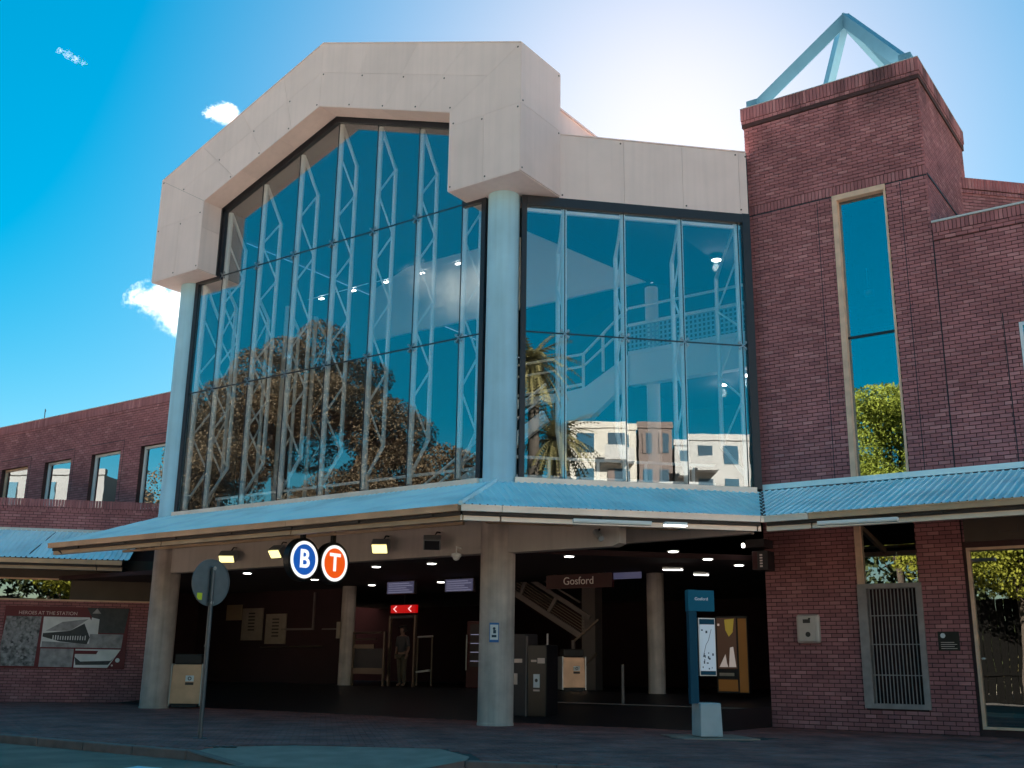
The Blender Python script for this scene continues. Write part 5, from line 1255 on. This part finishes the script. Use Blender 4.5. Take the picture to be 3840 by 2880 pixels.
# the apartments seen low in the side glass, sunlit
block('apartment_block', 'cream apartment block reflected low in the side glass', (50.7, -30.2, 0), R(56), 4.9, 9, 19.7, 7, 2, 'render_cream', 1)
block('apartment_block', 'dark brown apartment block beside the cream one', (53.6, -26.0, 0), R(56), 2.6, 9, 19.9, 7, 2, 'render_brown', 2)
block('apartment_block', 'pale grey apartment block with balconies at the end of the row', (55.2, -23.7, 0), R(56), 8, 9, 18.5, 7, 4, 'render_grey', 3)
block('apartment_block', 'long pale office block opposite the left wing', (-80, -19.5, 0), R(-30), 17, 10, 16.5, 4, 5, 'render_slate', 4)

# ------------------------------------------------------------------ clouds: small real volumes far away
def cloud(label, direction, dist, w, h, lobes, dens, seed):
    rr = random.Random(seed); d = Vector(direction).normalized(); c = camp+d*dist
    u = d.cross(Z).normalized(); v_ = u.cross(d)
    bm = bmesh.new()
    bmesh.ops.create_icosphere(bm, subdivisions=3, radius=1)
    bmesh.ops.transform(bm, matrix=Matrix((u*w, v_*h, d*h)).transposed().to_4x4(), verts=bm.verts)
    bmesh.ops.recalc_face_normals(bm, faces=bm.faces)
    me = bpy.data.meshes.new('cloud'); bm.to_mesh(me); bm.free()
    m = bpy.data.materials.new('cloud_%d' % seed); m.use_nodes = True; n = m.node_tree.nodes; L = m.node_tree.links; n.clear()
    out = n.new('ShaderNodeOutputMaterial'); pv_ = n.new('ShaderNodeVolumePrincipled'); L.new(pv_.outputs[0], out.inputs['Volume'])
    pv_.inputs['Color'].default_value = (1, 1, 1, 1); pv_.inputs['Anisotropy'].default_value = .3
    tc = n.new('ShaderNodeTexCoord')
    ns = n.new('ShaderNodeTexNoise'); ns.inputs['Scale'].default_value = 3.2/h; ns.inputs['Detail'].default_value = 7; ns.inputs['Roughness'].default_value = .62
    of = n.new('ShaderNodeVectorMath'); of.inputs[1].default_value = (seed*37.1, seed*11.7, 0); L.new(tc.outputs['Object'], of.inputs[0]); L.new(of.outputs[0], ns.inputs['Vector'])
    # wispy: the coordinates are stirred by noise before the distance to a few lobe centres is taken
    sb = n.new('ShaderNodeVectorMath'); sb.operation = 'SUBTRACT'; sb.inputs[1].default_value = (.5, .5, .5); L.new(ns.outputs['Color'], sb.inputs[0])
    ss = n.new('ShaderNodeVectorMath'); ss.operation = 'SCALE'; ss.inputs['Scale'].default_value = h*1.5; L.new(sb.outputs[0], ss.inputs[0])
    wp = n.new('ShaderNodeVectorMath'); L.new(tc.outputs['Object'], wp.inputs[0]); L.new(ss.outputs[0], wp.inputs[1])
    acc = None
    for (a, b, r) in lobes:
        vd = n.new('ShaderNodeVectorMath'); vd.operation = 'DISTANCE'; L.new(wp.outputs[0], vd.inputs[0]); vd.inputs[1].default_value = u*a*w+v_*b*h
        mr = n.new('ShaderNodeMapRange'); mr.inputs[1].default_value = 0; mr.inputs[2].default_value = r*h; mr.inputs[3].default_value = 1; mr.inputs[4].default_value = 0; L.new(vd.outputs['Value'], mr.inputs[0])
        if acc is None: acc = mr.outputs[0]
        else:
            mx = n.new('ShaderNodeMath'); mx.operation = 'MAXIMUM'; L.new(acc, mx.inputs[0]); L.new(mr.outputs[0], mx.inputs[1]); acc = mx.outputs[0]
    n2 = n.new('ShaderNodeTexNoise'); n2.inputs['Scale'].default_value = 9./h; n2.inputs['Detail'].default_value = 5; L.new(of.outputs[0], n2.inputs['Vector'])
    nm = n.new('ShaderNodeMapRange'); nm.inputs[1].default_value = .35; nm.inputs[2].default_value = .65; nm.inputs[3].default_value = .1; nm.inputs[4].default_value = 1.; L.new(n2.outputs[0], nm.inputs[0])
    fr0 = n.new('ShaderNodeMapRange'); fr0.inputs[1].default_value = .08; fr0.inputs[2].default_value = .75; fr0.inputs[3].default_value = 0; fr0.inputs[4].default_value = dens; L.new(acc, fr0.inputs[0])
    fr_ = n.new('ShaderNodeMath'); fr_.operation = 'MULTIPLY'; L.new(fr0.outputs[0], fr_.inputs[0]); L.new(nm.outputs[0], fr_.inputs[1])
    L.new(fr_.outputs[0], pv_.inputs['Density'])
    o = bpy.data.objects.new('cloud', me); COL.objects.link(o); o.location = c; me.materials.append(m)
    tag(o, label, 'cloud', 'small clouds in the blue sky')
cloud('bright white cloud just left of the left column', (-.770, .5575, .3085), 900, 40, 26, [(.5, .1, 1.15), (.2, -.1, .9), (-.1, .1, .6), (-.45, .2, .5), (-.75, .25, .35), (-.3, .45, .4), (.5, -.55, .6)], .05, 1)
cloud('small white cloud touching the left slope of the portal', (-.70, .537, .4705), 900, 17, 10, [(.25, .05, 1.1), (-.2, -.05, .8), (-.6, -.2, .5)], .1, 2)
cloud('faint wisp of cloud high at upper left', (-.76, .4266, .4904), 900, 14, 6, [(-.6, .4, .6), (-.2, .1, .7), (.2, -.2, .7), (.6, -.5, .5)], .03, 3)
cloud('soft pale cloud reflected beside the column in the tall glass', (-.59, -.72, .355), 900, 75, 34, [(-.6, -.1, .7), (-.2, .1, 1.0), (.2, -.1, .9), (.6, .2, .6)], .02, 4)
bpy.context.view_layer.update()
